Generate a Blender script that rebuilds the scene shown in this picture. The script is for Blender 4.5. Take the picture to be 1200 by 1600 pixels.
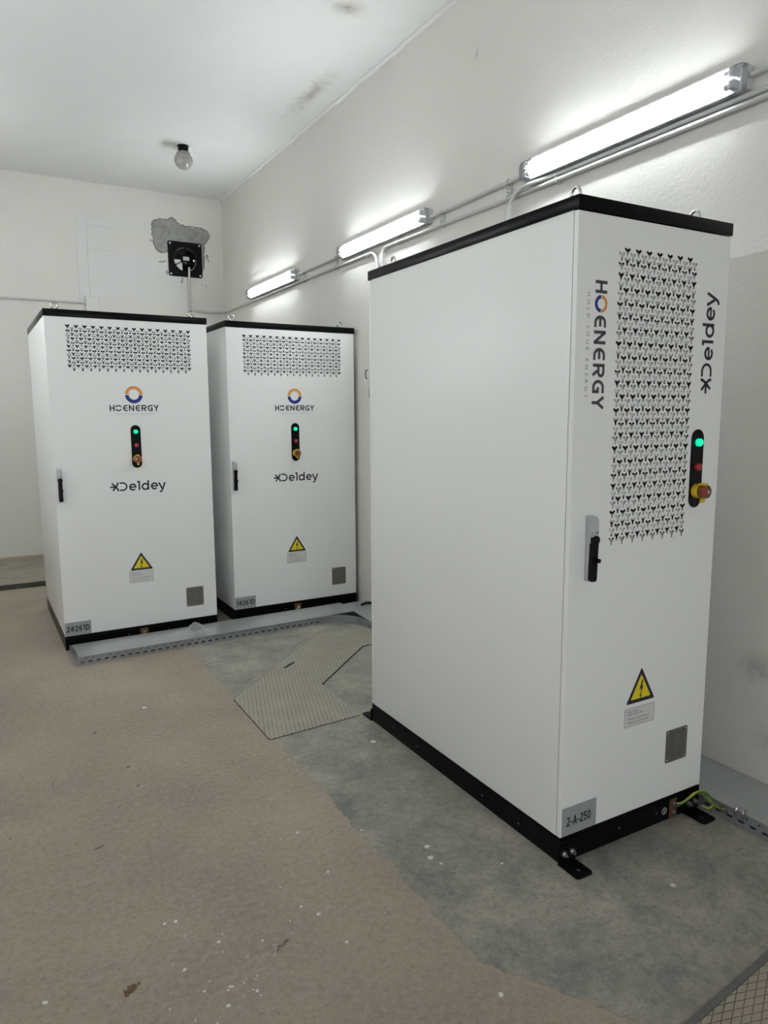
import bpy, bmesh, math, random
from math import sin, cos, pi, radians
from mathutils import Vector, Matrix
from mathutils.geometry import tessellate_polygon

for o in list(bpy.data.objects):
    bpy.data.objects.remove(o)
S = bpy.context.scene
COL = S.collection

# ------------------------------------------------------------------ camera
FPX = 1116.59                       # focal length in pixels of the 1200x1600 frame
YAW, PITCH, ROLL = radians(29.825), radians(7.834), radians(-0.327)
cam = bpy.data.cameras.new('camera')
cam.sensor_fit = 'VERTICAL'
cam.sensor_height = 36.0
cam.lens = FPX / 1600 * 36.0
cam.clip_start = 0.05
camo = bpy.data.objects.new('camera', cam)
COL.objects.link(camo)
fw = Vector((sin(YAW) * cos(PITCH), cos(YAW) * cos(PITCH), -sin(PITCH)))
r0 = Vector((cos(YAW), -sin(YAW), 0))
u0 = r0.cross(fw)
rr = r0 * cos(ROLL) + u0 * sin(ROLL)
uu = -r0 * sin(ROLL) + u0 * cos(ROLL)
M = Matrix((rr, uu, -fw)).transposed().to_4x4()
M.translation = (0, 0, 1.6133)
camo.matrix_world = M
S.camera = camo

# ------------------------------------------------------------------ world, exposure, lamp power
w = bpy.data.worlds.new('world')
S.world = w
w.use_nodes = True
bg = w.node_tree.nodes['Background']
bg.inputs[0].default_value = (0.90, 0.955, 1.0, 1)
bg.inputs[1].default_value = 4.4
S.view_settings.view_transform = 'Standard'
S.view_settings.look = 'None'
S.view_settings.gamma = 1
S.view_settings.use_curve_mapping = False
S.view_settings.exposure = 0.0
TUBE_POWER = 80.0
TUBE_COLOR = (0.94, 0.985, 1.0)
S.cycles.max_bounces = 10
S.cycles.diffuse_bounces = 6
S.cycles.transparent_max_bounces = 16
S.cycles.caustics_reflective = False
S.cycles.caustics_refractive = False
S.cycles.sample_clamp_indirect = 8

# portal in the unseen opening added for fill light: guides sampling of the sky, gives no light of its own
pl_ = bpy.data.lights.new('fill_opening_portal', 'AREA')
pl_.shape = 'RECTANGLE'; pl_.size = 2.0; pl_.size_y = 2.35
pl_.cycles.is_portal = True
plo = bpy.data.objects.new('fill_opening_portal', pl_)
COL.objects.link(plo)
plo.location = (0.05, -2.68, 1.175); plo.rotation_euler = (radians(90), 0, 0)

# ------------------------------------------------------------------ room dimensions
XR, XL, YB, YF, ZC = 2.791, -1.0, 8.758, -2.6, 4.148

# ------------------------------------------------------------------ materials
MATS = {}
def nm(name):
    m = bpy.data.materials.new(name)
    m.use_nodes = True
    MATS[name] = m
    nt = m.node_tree
    return m, nt, nt.nodes['Principled BSDF']

def simple(name, col, rough=0.5, metal=0.0, bump=0.0, bscale=200.0, spec=0.5, var=0.0, vscale=6.0, emit=None, estr=0.0):
    m, nt, b = nm(name)
    b.inputs['Base Color'].default_value = (*col, 1)
    b.inputs['Roughness'].default_value = rough
    b.inputs['Metallic'].default_value = metal
    b.inputs['Specular IOR Level'].default_value = spec
    if emit:
        b.inputs['Emission Color'].default_value = (*emit, 1)
        b.inputs['Emission Strength'].default_value = estr
    if bump or var:
        tc = nt.nodes.new('ShaderNodeTexCoord')
    if bump:
        n = nt.nodes.new('ShaderNodeTexNoise')
        n.inputs['Scale'].default_value = bscale
        n.inputs['Detail'].default_value = 3
        bp = nt.nodes.new('ShaderNodeBump')
        bp.inputs['Strength'].default_value = bump
        bp.inputs['Distance'].default_value = 0.002
        nt.links.new(tc.outputs['Object'], n.inputs['Vector'])
        nt.links.new(n.outputs['Fac'], bp.inputs['Height'])
        nt.links.new(bp.outputs['Normal'], b.inputs['Normal'])
    if var:
        n = nt.nodes.new('ShaderNodeTexNoise')
        n.inputs['Scale'].default_value = vscale
        n.inputs['Detail'].default_value = 5
        mx = nt.nodes.new('ShaderNodeMix'); mx.data_type = 'RGBA'
        mx.inputs[6].default_value = (*[c * (1 - var) for c in col], 1)
        mx.inputs[7].default_value = (*[min(1, c * (1 + var)) for c in col], 1)
        nt.links.new(tc.outputs['Object'], n.inputs['Vector'])
        nt.links.new(n.outputs['Fac'], mx.inputs[0])
        nt.links.new(mx.outputs[2], b.inputs['Base Color'])
    return m

simple('cabinet_white', (0.83, 0.84, 0.825), 0.36, bump=0.10, bscale=420, spec=0.5)
simple('cabinet_black', (0.004, 0.004, 0.0045), 0.28, bump=0.05, bscale=500, spec=0.08)
simple('void_black', (0.006, 0.006, 0.006), 0.8)
simple('gasket', (0.03, 0.03, 0.03), 0.8)
simple('louver_white', (0.74, 0.75, 0.74), 0.5)
simple('ink_black', (0.012, 0.012, 0.02), 0.5)
simple('ink_grey', (0.06, 0.06, 0.065), 0.5)
simple('ink_lightgrey', (0.22, 0.22, 0.22), 0.5)
simple('sticker_white', (0.66, 0.66, 0.65), 0.45)
simple('sticker_grey', (0.33, 0.34, 0.35), 0.45)
simple('emblem_orange', (0.72, 0.27, 0.03), 0.45)
simple('emblem_blue', (0.006, 0.02, 0.20), 0.45)
simple('warning_yellow', (0.78, 0.62, 0.01), 0.45)
simple('plastic_black', (0.004, 0.004, 0.0045), 0.32, spec=0.13)
simple('plastic_yellow', (0.80, 0.52, 0.02), 0.35)
simple('plastic_red', (0.36, 0.02, 0.025), 0.3)
simple('mushroom_red', (0.38, 0.045, 0.03), 0.35)
simple('lamp_green', (0.0, 0.5, 0.25), 0.3, emit=(0.0, 0.95, 0.42), estr=0.9)
simple('handle_grey', (0.46, 0.47, 0.48), 0.38)
simple('chrome', (0.62, 0.62, 0.62), 0.22, metal=1.0)
simple('bolt_steel', (0.30, 0.30, 0.30), 0.38, metal=0.9)
simple('copper_bar', (0.20, 0.10, 0.05), 0.45, metal=0.5, var=0.35, vscale=60)
simple('brass', (0.55, 0.42, 0.18), 0.4, metal=0.7)
simple('nameplate_steel', (0.20, 0.185, 0.16), 0.42, metal=0.6, var=0.25, vscale=40)
simple('galvanized', (0.30, 0.315, 0.32), 0.45, metal=0.4, var=0.14, vscale=14, bump=0.05, bscale=90)
simple('galvanized_cover', (0.46, 0.475, 0.475), 0.30, metal=0.6, var=0.12, vscale=7)
simple('conduit_grey', (0.52, 0.525, 0.515), 0.38)
simple('fixture_grey', (0.60, 0.61, 0.61), 0.5)
simple('reflector_white', (0.85, 0.86, 0.86), 0.4)
simple('lampholder_white', (0.80, 0.81, 0.83), 0.35)
simple('trunking_white', (0.70, 0.69, 0.66), 0.45)
simple('globe_glass', (0.30, 0.285, 0.265), 0.08, spec=0.8)
simple('cable_green', (0.035, 0.13, 0.02), 0.4)
simple('cable_yellow', (0.55, 0.52, 0.06), 0.4)
simple('cable_pale', (0.60, 0.52, 0.30), 0.5)
simple('steel_edge', (0.075, 0.068, 0.055), 0.55, metal=0.3, var=0.4, vscale=9)
simple('flake_white', (0.62, 0.61, 0.57), 0.7)
simple('dry_brown', (0.16, 0.09, 0.045), 0.85, var=0.4, vscale=60)
simple('bare_plaster', (0.47, 0.38, 0.30), 0.85, var=0.25, vscale=9, bump=0.6, bscale=25)
simple('plaster_pieces', (0.20, 0.19, 0.16), 0.9)

def tube_mat():
    m, nt, b = nm('tube_glow')
    nt.nodes.remove(b)
    e = nt.nodes.new('ShaderNodeEmission')
    e.inputs[0].default_value = (*TUBE_COLOR, 1)
    e.inputs[1].default_value = TUBE_POWER
    nt.links.new(e.outputs[0], nt.nodes['Material Output'].inputs[0])
tube_mat()

def clear_mat(name, tint, gl, rough):
    m, nt, b = nm(name)
    nt.nodes.remove(b)
    t = nt.nodes.new('ShaderNodeBsdfTransparent'); t.inputs[0].default_value = (*tint, 1)
    g = nt.nodes.new('ShaderNodeBsdfGlossy'); g.inputs['Roughness'].default_value = rough
    mx = nt.nodes.new('ShaderNodeMixShader')
    fr = nt.nodes.new('ShaderNodeFresnel'); fr.inputs[0].default_value = 1.4
    ad = nt.nodes.new('ShaderNodeMath'); ad.operation = 'ADD'; ad.inputs[1].default_value = gl
    nt.links.new(fr.outputs[0], ad.inputs[0]); nt.links.new(ad.outputs[0], mx.inputs[0])
    nt.links.new(t.outputs[0], mx.inputs[1]); nt.links.new(g.outputs[0], mx.inputs[2])
    nt.links.new(mx.outputs[0], nt.nodes['Material Output'].inputs[0])
    return m
clear_mat('clear_cover', (0.93, 0.94, 0.95), 0.02, 0.15)
clear_mat('clear_cap', (0.95, 0.95, 0.95), 0.03, 0.1)
def bag_mat():
    m, nt, b = nm('bag_film')
    b.inputs['Base Color'].default_value = (0.62, 0.64, 0.65, 1)
    b.inputs['Roughness'].default_value = 0.15
    b.inputs['Alpha'].default_value = 0.30
bag_mat()

def N(nt, kind, **kw):
    n = nt.nodes.new(kind)
    for k, v in kw.items():
        setattr(n, k, v)
    return n
def mathn(nt, op, a, b=None, clamp=False):
    n = nt.nodes.new('ShaderNodeMath'); n.operation = op; n.use_clamp = clamp
    for i, v in enumerate((a, b)):
        if v is None: continue
        if isinstance(v, (int, float)): n.inputs[i].default_value = v
        else: nt.links.new(v, n.inputs[i])
    return n.outputs[0]
def noise(nt, vec, scale, detail=4, rough=0.5, dist=0.0):
    n = nt.nodes.new('ShaderNodeTexNoise')
    n.inputs['Scale'].default_value = scale
    n.inputs['Detail'].default_value = detail
    n.inputs['Roughness'].default_value = rough
    n.inputs['Distortion'].default_value = dist
    nt.links.new(vec, n.inputs['Vector'])
    return n.outputs['Fac']
def ramp(nt, fac, stops):
    n = nt.nodes.new('ShaderNodeValToRGB')
    while len(n.color_ramp.elements) < len(stops):
        n.color_ramp.elements.new(0.5)
    for e, (p, c) in zip(n.color_ramp.elements, stops):
        e.position = p
        e.color = (*c, 1) if len(c) == 3 else c
    nt.links.new(fac, n.inputs[0])
    return n.outputs[0]
def mixc(nt, fac, a, b, mode='MIX'):
    n = nt.nodes.new('ShaderNodeMix'); n.data_type = 'RGBA'; n.blend_type = mode
    for i, v in ((0, fac), (6, a), (7, b)):
        if isinstance(v, (int, float)): n.inputs[i].default_value = v
        elif isinstance(v, tuple): n.inputs[i].default_value = (*v, 1)
        else: nt.links.new(v, n.inputs[i])
    return n.outputs[2]
def bump(nt, h, strength, dist, b):
    n = nt.nodes.new('ShaderNodeBump')
    n.inputs['Strength'].default_value = strength
    n.inputs['Distance'].default_value = dist
    nt.links.new(h, n.inputs['Height'])
    nt.links.new(n.outputs[0], b.inputs['Normal'])

def wall_mat(name, col, warm):
    m, nt, b = nm(name)
    tc = N(nt, 'ShaderNodeTexCoord')
    v = tc.outputs['Object']
    big = noise(nt, v, 0.9, 5, 0.6, 0.4)
    mid = noise(nt, v, 5, 6, 0.65)
    c = mixc(nt, big, tuple(x * 0.95 for x in col), tuple(min(1, x * 1.04) for x in warm))
    c = mixc(nt, mathn(nt, 'MULTIPLY', mid, 0.22), c, tuple(x * 0.86 for x in col))
    sc = noise(nt, v, 11, 8, 0.75, 1.2)
    scr = ramp(nt, sc, [(0.0, (0, 0, 0)), (0.70, (0, 0, 0)), (0.76, (1, 1, 1))])
    c = mixc(nt, mathn(nt, 'MULTIPLY', scr, 0.22), c, (0.50, 0.48, 0.44))
    nt.links.new(c, b.inputs['Base Color'])
    b.inputs['Roughness'].default_value = 0.62
    b.inputs['Specular IOR Level'].default_value = 0.25
    h = mathn(nt, 'ADD', mathn(nt, 'MULTIPLY', noise(nt, v, 60, 4, 0.6), 0.5), mathn(nt, 'MULTIPLY', noise(nt, v, 5, 4), 0.6))
    bump(nt, h, 0.35, 0.012, b)
wall_mat('wall_paint', (0.70, 0.685, 0.645), (0.74, 0.725, 0.685))
wall_mat('board_paint', (0.70, 0.705, 0.69), (0.73, 0.735, 0.72))
wall_mat('ceiling_paint', (0.70, 0.70, 0.685), (0.73, 0.725, 0.71))

def floor_mat():
    m, nt, b = nm('floor_concrete')
    tc = N(nt, 'ShaderNodeTexCoord')
    v = tc.outputs['Object']
    sx = N(nt, 'ShaderNodeSeparateXYZ'); nt.links.new(v, sx.inputs[0])
    x, y = sx.outputs[0], sx.outputs[1]
    wob = noise(nt, v, 3.2, 9, 0.74)
    edge = mathn(nt, 'ADD', x, mathn(nt, 'MULTIPLY', mathn(nt, 'SUBTRACT', wob, 0.5), 0.16))
    low = mathn(nt, 'MULTIPLY', mathn(nt, 'MAXIMUM', mathn(nt, 'SUBTRACT', 1.52, y), 0.0), 0.62)
    d = mathn(nt, 'SUBTRACT', edge, mathn(nt, 'ADD', low, 1.205))
    mask = mathn(nt, 'MULTIPLY', mathn(nt, 'ADD', d, 0.006), 120.0, True)
    # worn lower end fades to the dusty screed
    fade = mathn(nt, 'MULTIPLY', mathn(nt, 'SUBTRACT', mathn(nt, 'ADD', y, mathn(nt, 'MULTIPLY', wob, 0.6)), 1.30), 6.0, True)
    mask = mathn(nt, 'MULTIPLY', mask, mathn(nt, 'ADD', mathn(nt, 'MULTIPLY', fade, 0.55), 0.45))
    # dusty taupe screed
    n1 = noise(nt, v, 1.3, 7, 0.62, 0.3)
    n2 = noise(nt, v, 42, 8, 0.80, 0.15)
    n3 = noise(nt, v, 120, 4, 0.7)
    ta = mixc(nt, ramp(nt, n1, [(0.30, (0, 0, 0)), (0.70, (1, 1, 1))]), (0.244, 0.202, 0.163), (0.354, 0.298, 0.241))
    ta = mixc(nt, mathn(nt, 'MULTIPLY', ramp(nt, n2, [(0.48, (0, 0, 0)), (0.70, (1, 1, 1))]), 0.65), ta, (0.408, 0.354, 0.292))
    ta = mixc(nt, mathn(nt, 'MULTIPLY', ramp(nt, n2, [(0.32, (1, 1, 1)), (0.47, (0, 0, 0))]), 0.60), ta, (0.155, 0.133, 0.108))
    ta = mixc(nt, mathn(nt, 'MULTIPLY', ramp(nt, n3, [(0.32, (1, 1, 1)), (0.44, (0, 0, 0))]), 0.55), ta, (0.121, 0.103, 0.084))
    st = noise(nt, v, 9, 9, 0.80, 2.2)
    ta = mixc(nt, mathn(nt, 'MULTIPLY', ramp(nt, st, [(0.28, (1, 1, 1)), (0.40, (0, 0, 0))]), 0.65), ta, (0.172, 0.149, 0.121))
    ta = mixc(nt, mathn(nt, 'MULTIPLY', ramp(nt, st, [(0.60, (0, 0, 0)), (0.74, (1, 1, 1))]), 0.45), ta, (0.391, 0.339, 0.279))
    # blue-grey bare concrete
    g1 = noise(nt, v, 3.4, 9, 0.74, 0.3)
    gr = ramp(nt, g1, [(0.33, (0.145, 0.153, 0.147)), (0.45, (0.235, 0.230, 0.205)), (0.56, (0.310, 0.290, 0.246)), (0.70, (0.410, 0.376, 0.317))])
    g2 = noise(nt, v, 38, 9, 0.82, 0.15)
    gr = mixc(nt, mathn(nt, 'MULTIPLY', ramp(nt, g2, [(0.36, (1, 1, 1)), (0.49, (0, 0, 0))]), 0.65), gr, (0.139, 0.141, 0.129))
    gr = mixc(nt, mathn(nt, 'MULTIPLY', ramp(nt, g2, [(0.54, (0, 0, 0)), (0.70, (1, 1, 1))]), 0.60), gr, (0.475, 0.442, 0.383))
    g3 = noise(nt, v, 120, 4, 0.7)
    gr = mixc(nt, mathn(nt, 'MULTIPLY', ramp(nt, g3, [(0.33, (1, 1, 1)), (0.46, (0, 0, 0))]), 0.60), gr, (0.112, 0.112, 0.106))
    # pale rim where the screed ends
    rim = mathn(nt, 'SUBTRACT', 1.0, mathn(nt, 'MULTIPLY', mathn(nt, 'ABSOLUTE', mathn(nt, 'SUBTRACT', d, -0.012)), 55.0), True)
    c = mixc(nt, mask, ta, gr)
    c = mixc(nt, mathn(nt, 'MULTIPLY', mathn(nt, 'MULTIPLY', rim, fade), 0.18), c, (0.34, 0.30, 0.25))
    nt.links.new(c, b.inputs['Base Color'])
    b.inputs['Roughness'].default_value = 0.72
    b.inputs['Specular IOR Level'].default_value = 0.3
    h = mathn(nt, 'ADD', mathn(nt, 'MULTIPLY', n2, 0.5), mathn(nt, 'ADD', mathn(nt, 'MULTIPLY', n3, 0.3), mathn(nt, 'MULTIPLY', mask, -1.2)))
    bump(nt, h, 0.5, 0.004, b)
floor_mat()

def step_mat():
    m, nt, b = nm('step_concrete')
    tc = N(nt, 'ShaderNodeTexCoord')
    v = tc.outputs['Object']
    n1 = noise(nt, v, 3.0, 7, 0.7, 0.6)
    c = ramp(nt, n1, [(0.30, (0.17, 0.185, 0.155)), (0.5, (0.27, 0.245, 0.20)), (0.7, (0.33, 0.29, 0.24))])
    nt.links.new(c, b.inputs['Base Color'])
    b.inputs['Roughness'].default_value = 0.7
    bump(nt, noise(nt, v, 60, 5), 0.4, 0.004, b)
step_mat()

def cement_mat():
    m, nt, b = nm('cement_patch')
    tc = N(nt, 'ShaderNodeTexCoord')
    v = tc.outputs['Object']
    n1 = noise(nt, v, 7, 7, 0.65, 0.8)
    c = ramp(nt, n1, [(0.28, (0.19, 0.19, 0.18)), (0.5, (0.29, 0.29, 0.28)), (0.75, (0.38, 0.38, 0.37))])
    nt.links.new(c, b.inputs['Base Color'])
    b.inputs['Roughness'].default_value = 0.85
    bump(nt, noise(nt, v, 25, 6), 0.6, 0.01, b)
cement_mat()

def lattice_mat(name, a1, a2, pitch, field, line):
    """tread plate: dusty steel with a raised rhombic lattice"""
    m, nt, b = nm(name)
    tc = N(nt, 'ShaderNodeTexCoord')
    v = tc.outputs['Object']
    sx = N(nt, 'ShaderNodeSeparateXYZ'); nt.links.new(v, sx.inputs[0])
    x, y = sx.outputs[0], sx.outputs[1]
    ds = []
    for a in (a1, a2):
        nx, ny = -sin(radians(a)), cos(radians(a))
        t = mathn(nt, 'ADD', mathn(nt, 'MULTIPLY', x, nx / pitch), mathn(nt, 'MULTIPLY', y, ny / pitch))
        f = mathn(nt, 'ABSOLUTE', mathn(nt, 'SUBTRACT', mathn(nt, 'FRACT', mathn(nt, 'ADD', t, 100.0)), 0.5))
        ds.append(f)
    d = mathn(nt, 'MINIMUM', ds[0], ds[1])
    ln = mathn(nt, 'SUBTRACT', 1.0, mathn(nt, 'MULTIPLY', mathn(nt, 'SUBTRACT', d, 0.035), 22.0), True)
    n1 = noise(nt, v, 6, 7, 0.65, 0.4)
    n2 = noise(nt, v, 70, 5, 0.7)
    c = mixc(nt, n1, tuple(q * 0.80 for q in field), tuple(q * 1.22 for q in field))
    c = mixc(nt, mathn(nt, 'MULTIPLY', ramp(nt, n2, [(0.60, (0, 0, 0)), (0.74, (1, 1, 1))]), 0.55), c, (0.34, 0.31, 0.26))
    wear = ramp(nt, noise(nt, v, 9, 5, 0.6), [(0.30, (0.45, 0.45, 0.45)), (0.62, (1, 1, 1))])
    c = mixc(nt, mathn(nt, 'MULTIPLY', ln, mathn(nt, 'MULTIPLY', wear, 0.92)), c, line)
    nt.links.new(c, b.inputs['Base Color'])
    b.inputs['Roughness'].default_value = 0.6
    b.inputs['Metallic'].default_value = 0.15
    bump(nt, mathn(nt, 'ADD', ln, mathn(nt, 'MULTIPLY', n2, 0.3)), 0.6, 0.002, b)
lattice_mat('tread_plate', 73, 29, 0.0225, (0.340, 0.318, 0.268), (0.075, 0.064, 0.050))
lattice_mat('tread_plate_near', 27.5, -16.5, 0.0225, (0.310, 0.270, 0.218), (0.050, 0.037, 0.027))

def stain_mat(name, col, lo, hi, scale, amt):
    m, nt, b = nm(name)
    tc = N(nt, 'ShaderNodeTexCoord')
    g = tc.outputs['Generated']
    v = tc.outputs['Object']
    d = N(nt, 'ShaderNodeVectorMath', operation='DISTANCE'); nt.links.new(g, d.inputs[0]); d.inputs[1].default_value = (0.5, 0.5, 0.5)
    fall = mathn(nt, 'SUBTRACT', 1.0, mathn(nt, 'MULTIPLY', d.outputs['Value'], 2.0), True)
    n = noise(nt, v, scale, 7, 0.75, 0.8)
    a = mathn(nt, 'MULTIPLY', mathn(nt, 'SUBTRACT', mathn(nt, 'ADD', n, mathn(nt, 'MULTIPLY', fall, 0.5)), lo), 1 / (hi - lo), True)
    a = mathn(nt, 'MULTIPLY', mathn(nt, 'MULTIPLY', a, fall), amt, True)
    b.inputs['Base Color'].default_value = (*col, 1)
    b.inputs['Roughness'].default_value = 0.8
    nt.links.new(a, b.inputs['Alpha'])
stain_mat('scuff_stain', (0.22, 0.20, 0.17), 0.76, 1.1, 45, 0.32)
stain_mat('damp_stain', (0.42, 0.39, 0.28), 0.60, 1.1, 9, 0.5)

# ------------------------------------------------------------------ mesh helpers
class MB:
    def __init__(s):
        s.v = []; s.f = []; s.m = []
    def add(s, vs, fs, mi=0):
        o = len(s.v)
        s.v += [tuple(p) for p in vs]
        for f in fs:
            s.f.append(tuple(o + i for i in f)); s.m.append(mi)
    def box(s, lo, hi, bev=0.0, mi=0, seg=2):
        bm = bmesh.new()
        bmesh.ops.create_cube(bm, size=1)
        c = [(a + b) / 2 for a, b in zip(lo, hi)]; d = [b - a for a, b in zip(lo, hi)]
        for vv in bm.verts:
            vv.co = Vector([c[i] + vv.co[i] * d[i] for i in range(3)])
        if bev:
            bmesh.ops.bevel(bm, geom=bm.edges[:], offset=bev, segments=seg, affect='EDGES', profile=0.5)
        s.bm(bm, mi)
    def bm(s, bm, mi=0):
        bm.verts.index_update()
        s.add([v.co[:] for v in bm.verts], [[v.index for v in f.verts] for f in bm.faces], mi)
        bm.free()
    def cyl(s, p0, p1, r0, r1=None, n=24, caps=True, mi=0):
        r1 = r0 if r1 is None else r1
        s.lathe(p0, p1, [(0, r0), (1, r1)], n, caps, mi)
    def lathe(s, p0, p1, prof, n=24, caps=True, mi=0):
        """prof: (fraction along p0-p1, radius)"""
        p0, p1 = Vector(p0), Vector(p1)
        d = (p1 - p0); z = d.normalized()
        a = z.orthogonal().normalized(); b = z.cross(a)
        vs, fs = [], []
        for t, r in prof:
            for i in range(n):
                q = 2 * pi * i / n
                vs.append(p0 + d * t + (a * cos(q) + b * sin(q)) * r)
        for j in range(len(prof) - 1):
            for i in range(n):
                k = (i + 1) % n
                fs.append((j * n + i, j * n + k, (j + 1) * n + k, (j + 1) * n + i))
        if caps:
            fs.append(tuple(range(n))[::-1]); fs.append(tuple((len(prof) - 1) * n + i for i in range(n)))
        s.add(vs, fs, mi)
    def hexnut(s, p0, p1, r, mi=0):
        s.lathe(p0, p1, [(0, r), (0.75, r), (1, r * 0.85)], 6, True, mi)
    def tube(s, pts, r, n=12, mi=0, stripes=None, caps=True):
        P = [Vector(p) for p in pts]
        T = []
        for i in range(len(P)):
            a = P[max(i - 1, 0)]; b = P[min(i + 1, len(P) - 1)]
            T.append((b - a).normalized())
        u = T[0].orthogonal().normalized()
        vs, rows = [], []
        for i, p in enumerate(P):
            u = (u - T[i] * u.dot(T[i])).normalized(); w_ = T[i].cross(u)
            vs += [p + (u * cos(2 * pi * k / n) + w_ * sin(2 * pi * k / n)) * r for k in range(n)]
        o = len(s.v)
        s.v += [tuple(q) for q in vs]
        for i in range(len(P) - 1):
            for k in range(n):
                kk = (k + 1) % n
                s.f.append((o + i * n + k, o + i * n + kk, o + (i + 1) * n + kk, o + (i + 1) * n + k))
                s.m.append(mi if not stripes else stripes[k % len(stripes)])
        if caps:
            s.f.append(tuple(o + k for k in range(n))[::-1]); s.m.append(mi)
            s.f.append(tuple(o + (len(P) - 1) * n + k for k in range(n))); s.m.append(mi)
    def prism(s, poly, z0, z1, mi=0, bottom=True):
        """poly in xy, extruded in z"""
        n = len(poly)
        vs = [(x, y, z0) for x, y in poly] + [(x, y, z1) for x, y in poly]
        fs = [tuple(range(n, 2 * n))] + [(i, (i + 1) % n, n + (i + 1) % n, n + i) for i in range(n)]
        if bottom: fs.append(tuple(range(n))[::-1])
        s.add(vs, fs, mi)
    def xform(s, mat, start=0):
        s.v[start:] = [tuple(mat @ Vector(p)) for p in s.v[start:]]
        return s
    def build(s, name, mats, parent=None, smooth=None, loc=None):
        me = bpy.data.meshes.new(name)
        me.from_pydata(s.v, [], s.f)
        for m in (mats if isinstance(mats, (list, tuple)) else [mats]):
            me.materials.append(MATS[m])
        me.polygons.foreach_set('material_index', s.m)
        bm = bmesh.new(); bm.from_mesh(me)
        bmesh.ops.remove_doubles(bm, verts=bm.verts, dist=1e-6)
        bmesh.ops.recalc_face_normals(bm, faces=bm.faces)
        bm.to_mesh(me); bm.free()
        if smooth:
            me.polygons.foreach_set('use_smooth', [True] * len(me.polygons))
            try: me.set_sharp_from_angle(angle=radians(smooth))
            except Exception: pass
        o = bpy.data.objects.new(name, me)
        COL.objects.link(o)
        if parent: o.parent = parent
        if loc: o.location = loc
        return o

def tag(o, label, cat, group=None):
    o['label'] = label; o['category'] = cat
    if group: o['group'] = group
    return o
def thing(name, loc, label, cat, group=None, rotz=0):
    o = bpy.data.objects.new(name, None)
    COL.objects.link(o)
    o.empty_display_size = 0.1
    o.location = loc; o.rotation_euler = (0, 0, rotz)
    return tag(o, label, cat, group)
def structure(o, label=None):
    o['kind'] = 'structure'
    if label: o['label'] = label
    return o
def copy_tree(src, loc, rotz, label):
    def rec(o, par):
        c = o.copy(); COL.objects.link(c)
        if par: c.parent = par
        for ch in o.children: rec(ch, c)
        return c
    c = rec(src, None)
    c.location = loc; c.rotation_euler = (0, 0, rotz); c['label'] = label
    return c

def arc(cx, cy, rx, ry, a0, a1, n=10):
    return [(cx + rx * cos(radians(a0 + (a1 - a0) * i / n)), cy + ry * sin(radians(a0 + (a1 - a0) * i / n))) for i in range(n + 1)]

# 2-D drawing: lists of (points, faces) later mapped on a surface
class D2:
    def __init__(s): s.v = []; s.f = []; s.m = []
    def poly(s, pts, mi=0, holes=()):
        loops = [[Vector((x, y, 0)) for x, y in pts]] + [[Vector((x, y, 0)) for x, y in h] for h in holes]
        o = len(s.v)
        for l in loops: s.v += [(p.x, p.y) for p in l]
        for t in tessellate_polygon(loops):
            s.f.append(tuple(o + i for i in t)); s.m.append(mi)
    def quad(s, a, b, c, d, mi=0):
        o = len(s.v); s.v += [a, b, c, d]; s.f.append((o, o + 1, o + 2, o + 3)); s.m.append(mi)
    def stroke(s, pts, t, mi=0):
        P = [Vector(p) for p in pts]
        L, R = [], []
        for i, p in enumerate(P):
            d0 = (P[i] - P[i - 1]).normalized() if i else None
            d1 = (P[i + 1] - P[i]).normalized() if i < len(P) - 1 else None
            if d0 is None: d0 = d1
            if d1 is None: d1 = d0
            n0 = Vector((-d0.y, d0.x)); n1 = Vector((-d1.y, d1.x))
            m = (n0 + n1).normalized()
            k = t / 2 / max(0.45, m.dot(n0))
            L.append(p + m * k); R.append(p - m * k)
        for i in range(len(P) - 1):
            s.quad(tuple(R[i]), tuple(R[i + 1]), tuple(L[i + 1]), tuple(L[i]), mi)
    def ring(s, cx, cy, r0, r1, a0, a1, n=24, mi=0):
        for i in range(n):
            a = radians(a0 + (a1 - a0) * i / n); b = radians(a0 + (a1 - a0) * (i + 1) / n)
            s.quad((cx + r0 * cos(a), cy + r0 * sin(a)), (cx + r1 * cos(a), cy + r1 * sin(a)),
                   (cx + r1 * cos(b), cy + r1 * sin(b)), (cx + r0 * cos(b), cy + r0 * sin(b)), mi)
    def mapped(s, org, ux, uy, sc=1.0):
        """org 3-D; ux, uy unit 3-D vectors"""
        mb = MB()
        o, ux, uy = Vector(org), Vector(ux), Vector(uy)
        mb.v = [tuple(o + ux * (x * sc) + uy * (y * sc)) for x, y in s.v]
        mb.f = list(s.f); mb.m = list(s.m)
        return mb

def text2d(txt, width=None, height=None, spacing=1.0):
    """text from the built-in font scaled to a box; origin lower-left"""
    cu = bpy.data.curves.new('t', 'FONT')
    cu.body = txt; cu.space_character = spacing; cu.resolution_u = 3
    ob = bpy.data.objects.new('t', cu)
    COL.objects.link(ob)
    dg = bpy.context.evaluated_depsgraph_get()
    me = bpy.data.meshes.new_from_object(ob.evaluated_get(dg))
    d = D2()
    vs = [(v.co.x, v.co.y) for v in me.vertices]
    x0 = min(v[0] for v in vs); x1 = max(v[0] for v in vs)
    y0 = min(v[1] for v in vs); y1 = max(v[1] for v in vs)
    sx = width / (x1 - x0) if width else None
    sy = height / (y1 - y0) if height else None
    sx = sx or sy; sy = sy or sx
    d.v = [((x - x0) * sx, (y - y0) * sy) for x, y in vs]
    d.f = [tuple(p.vertices) for p in me.polygons]; d.m = [0] * len(d.f)
    bpy.data.objects.remove(ob); bpy.data.curves.remove(cu); bpy.data.meshes.remove(me)
    return d

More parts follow.
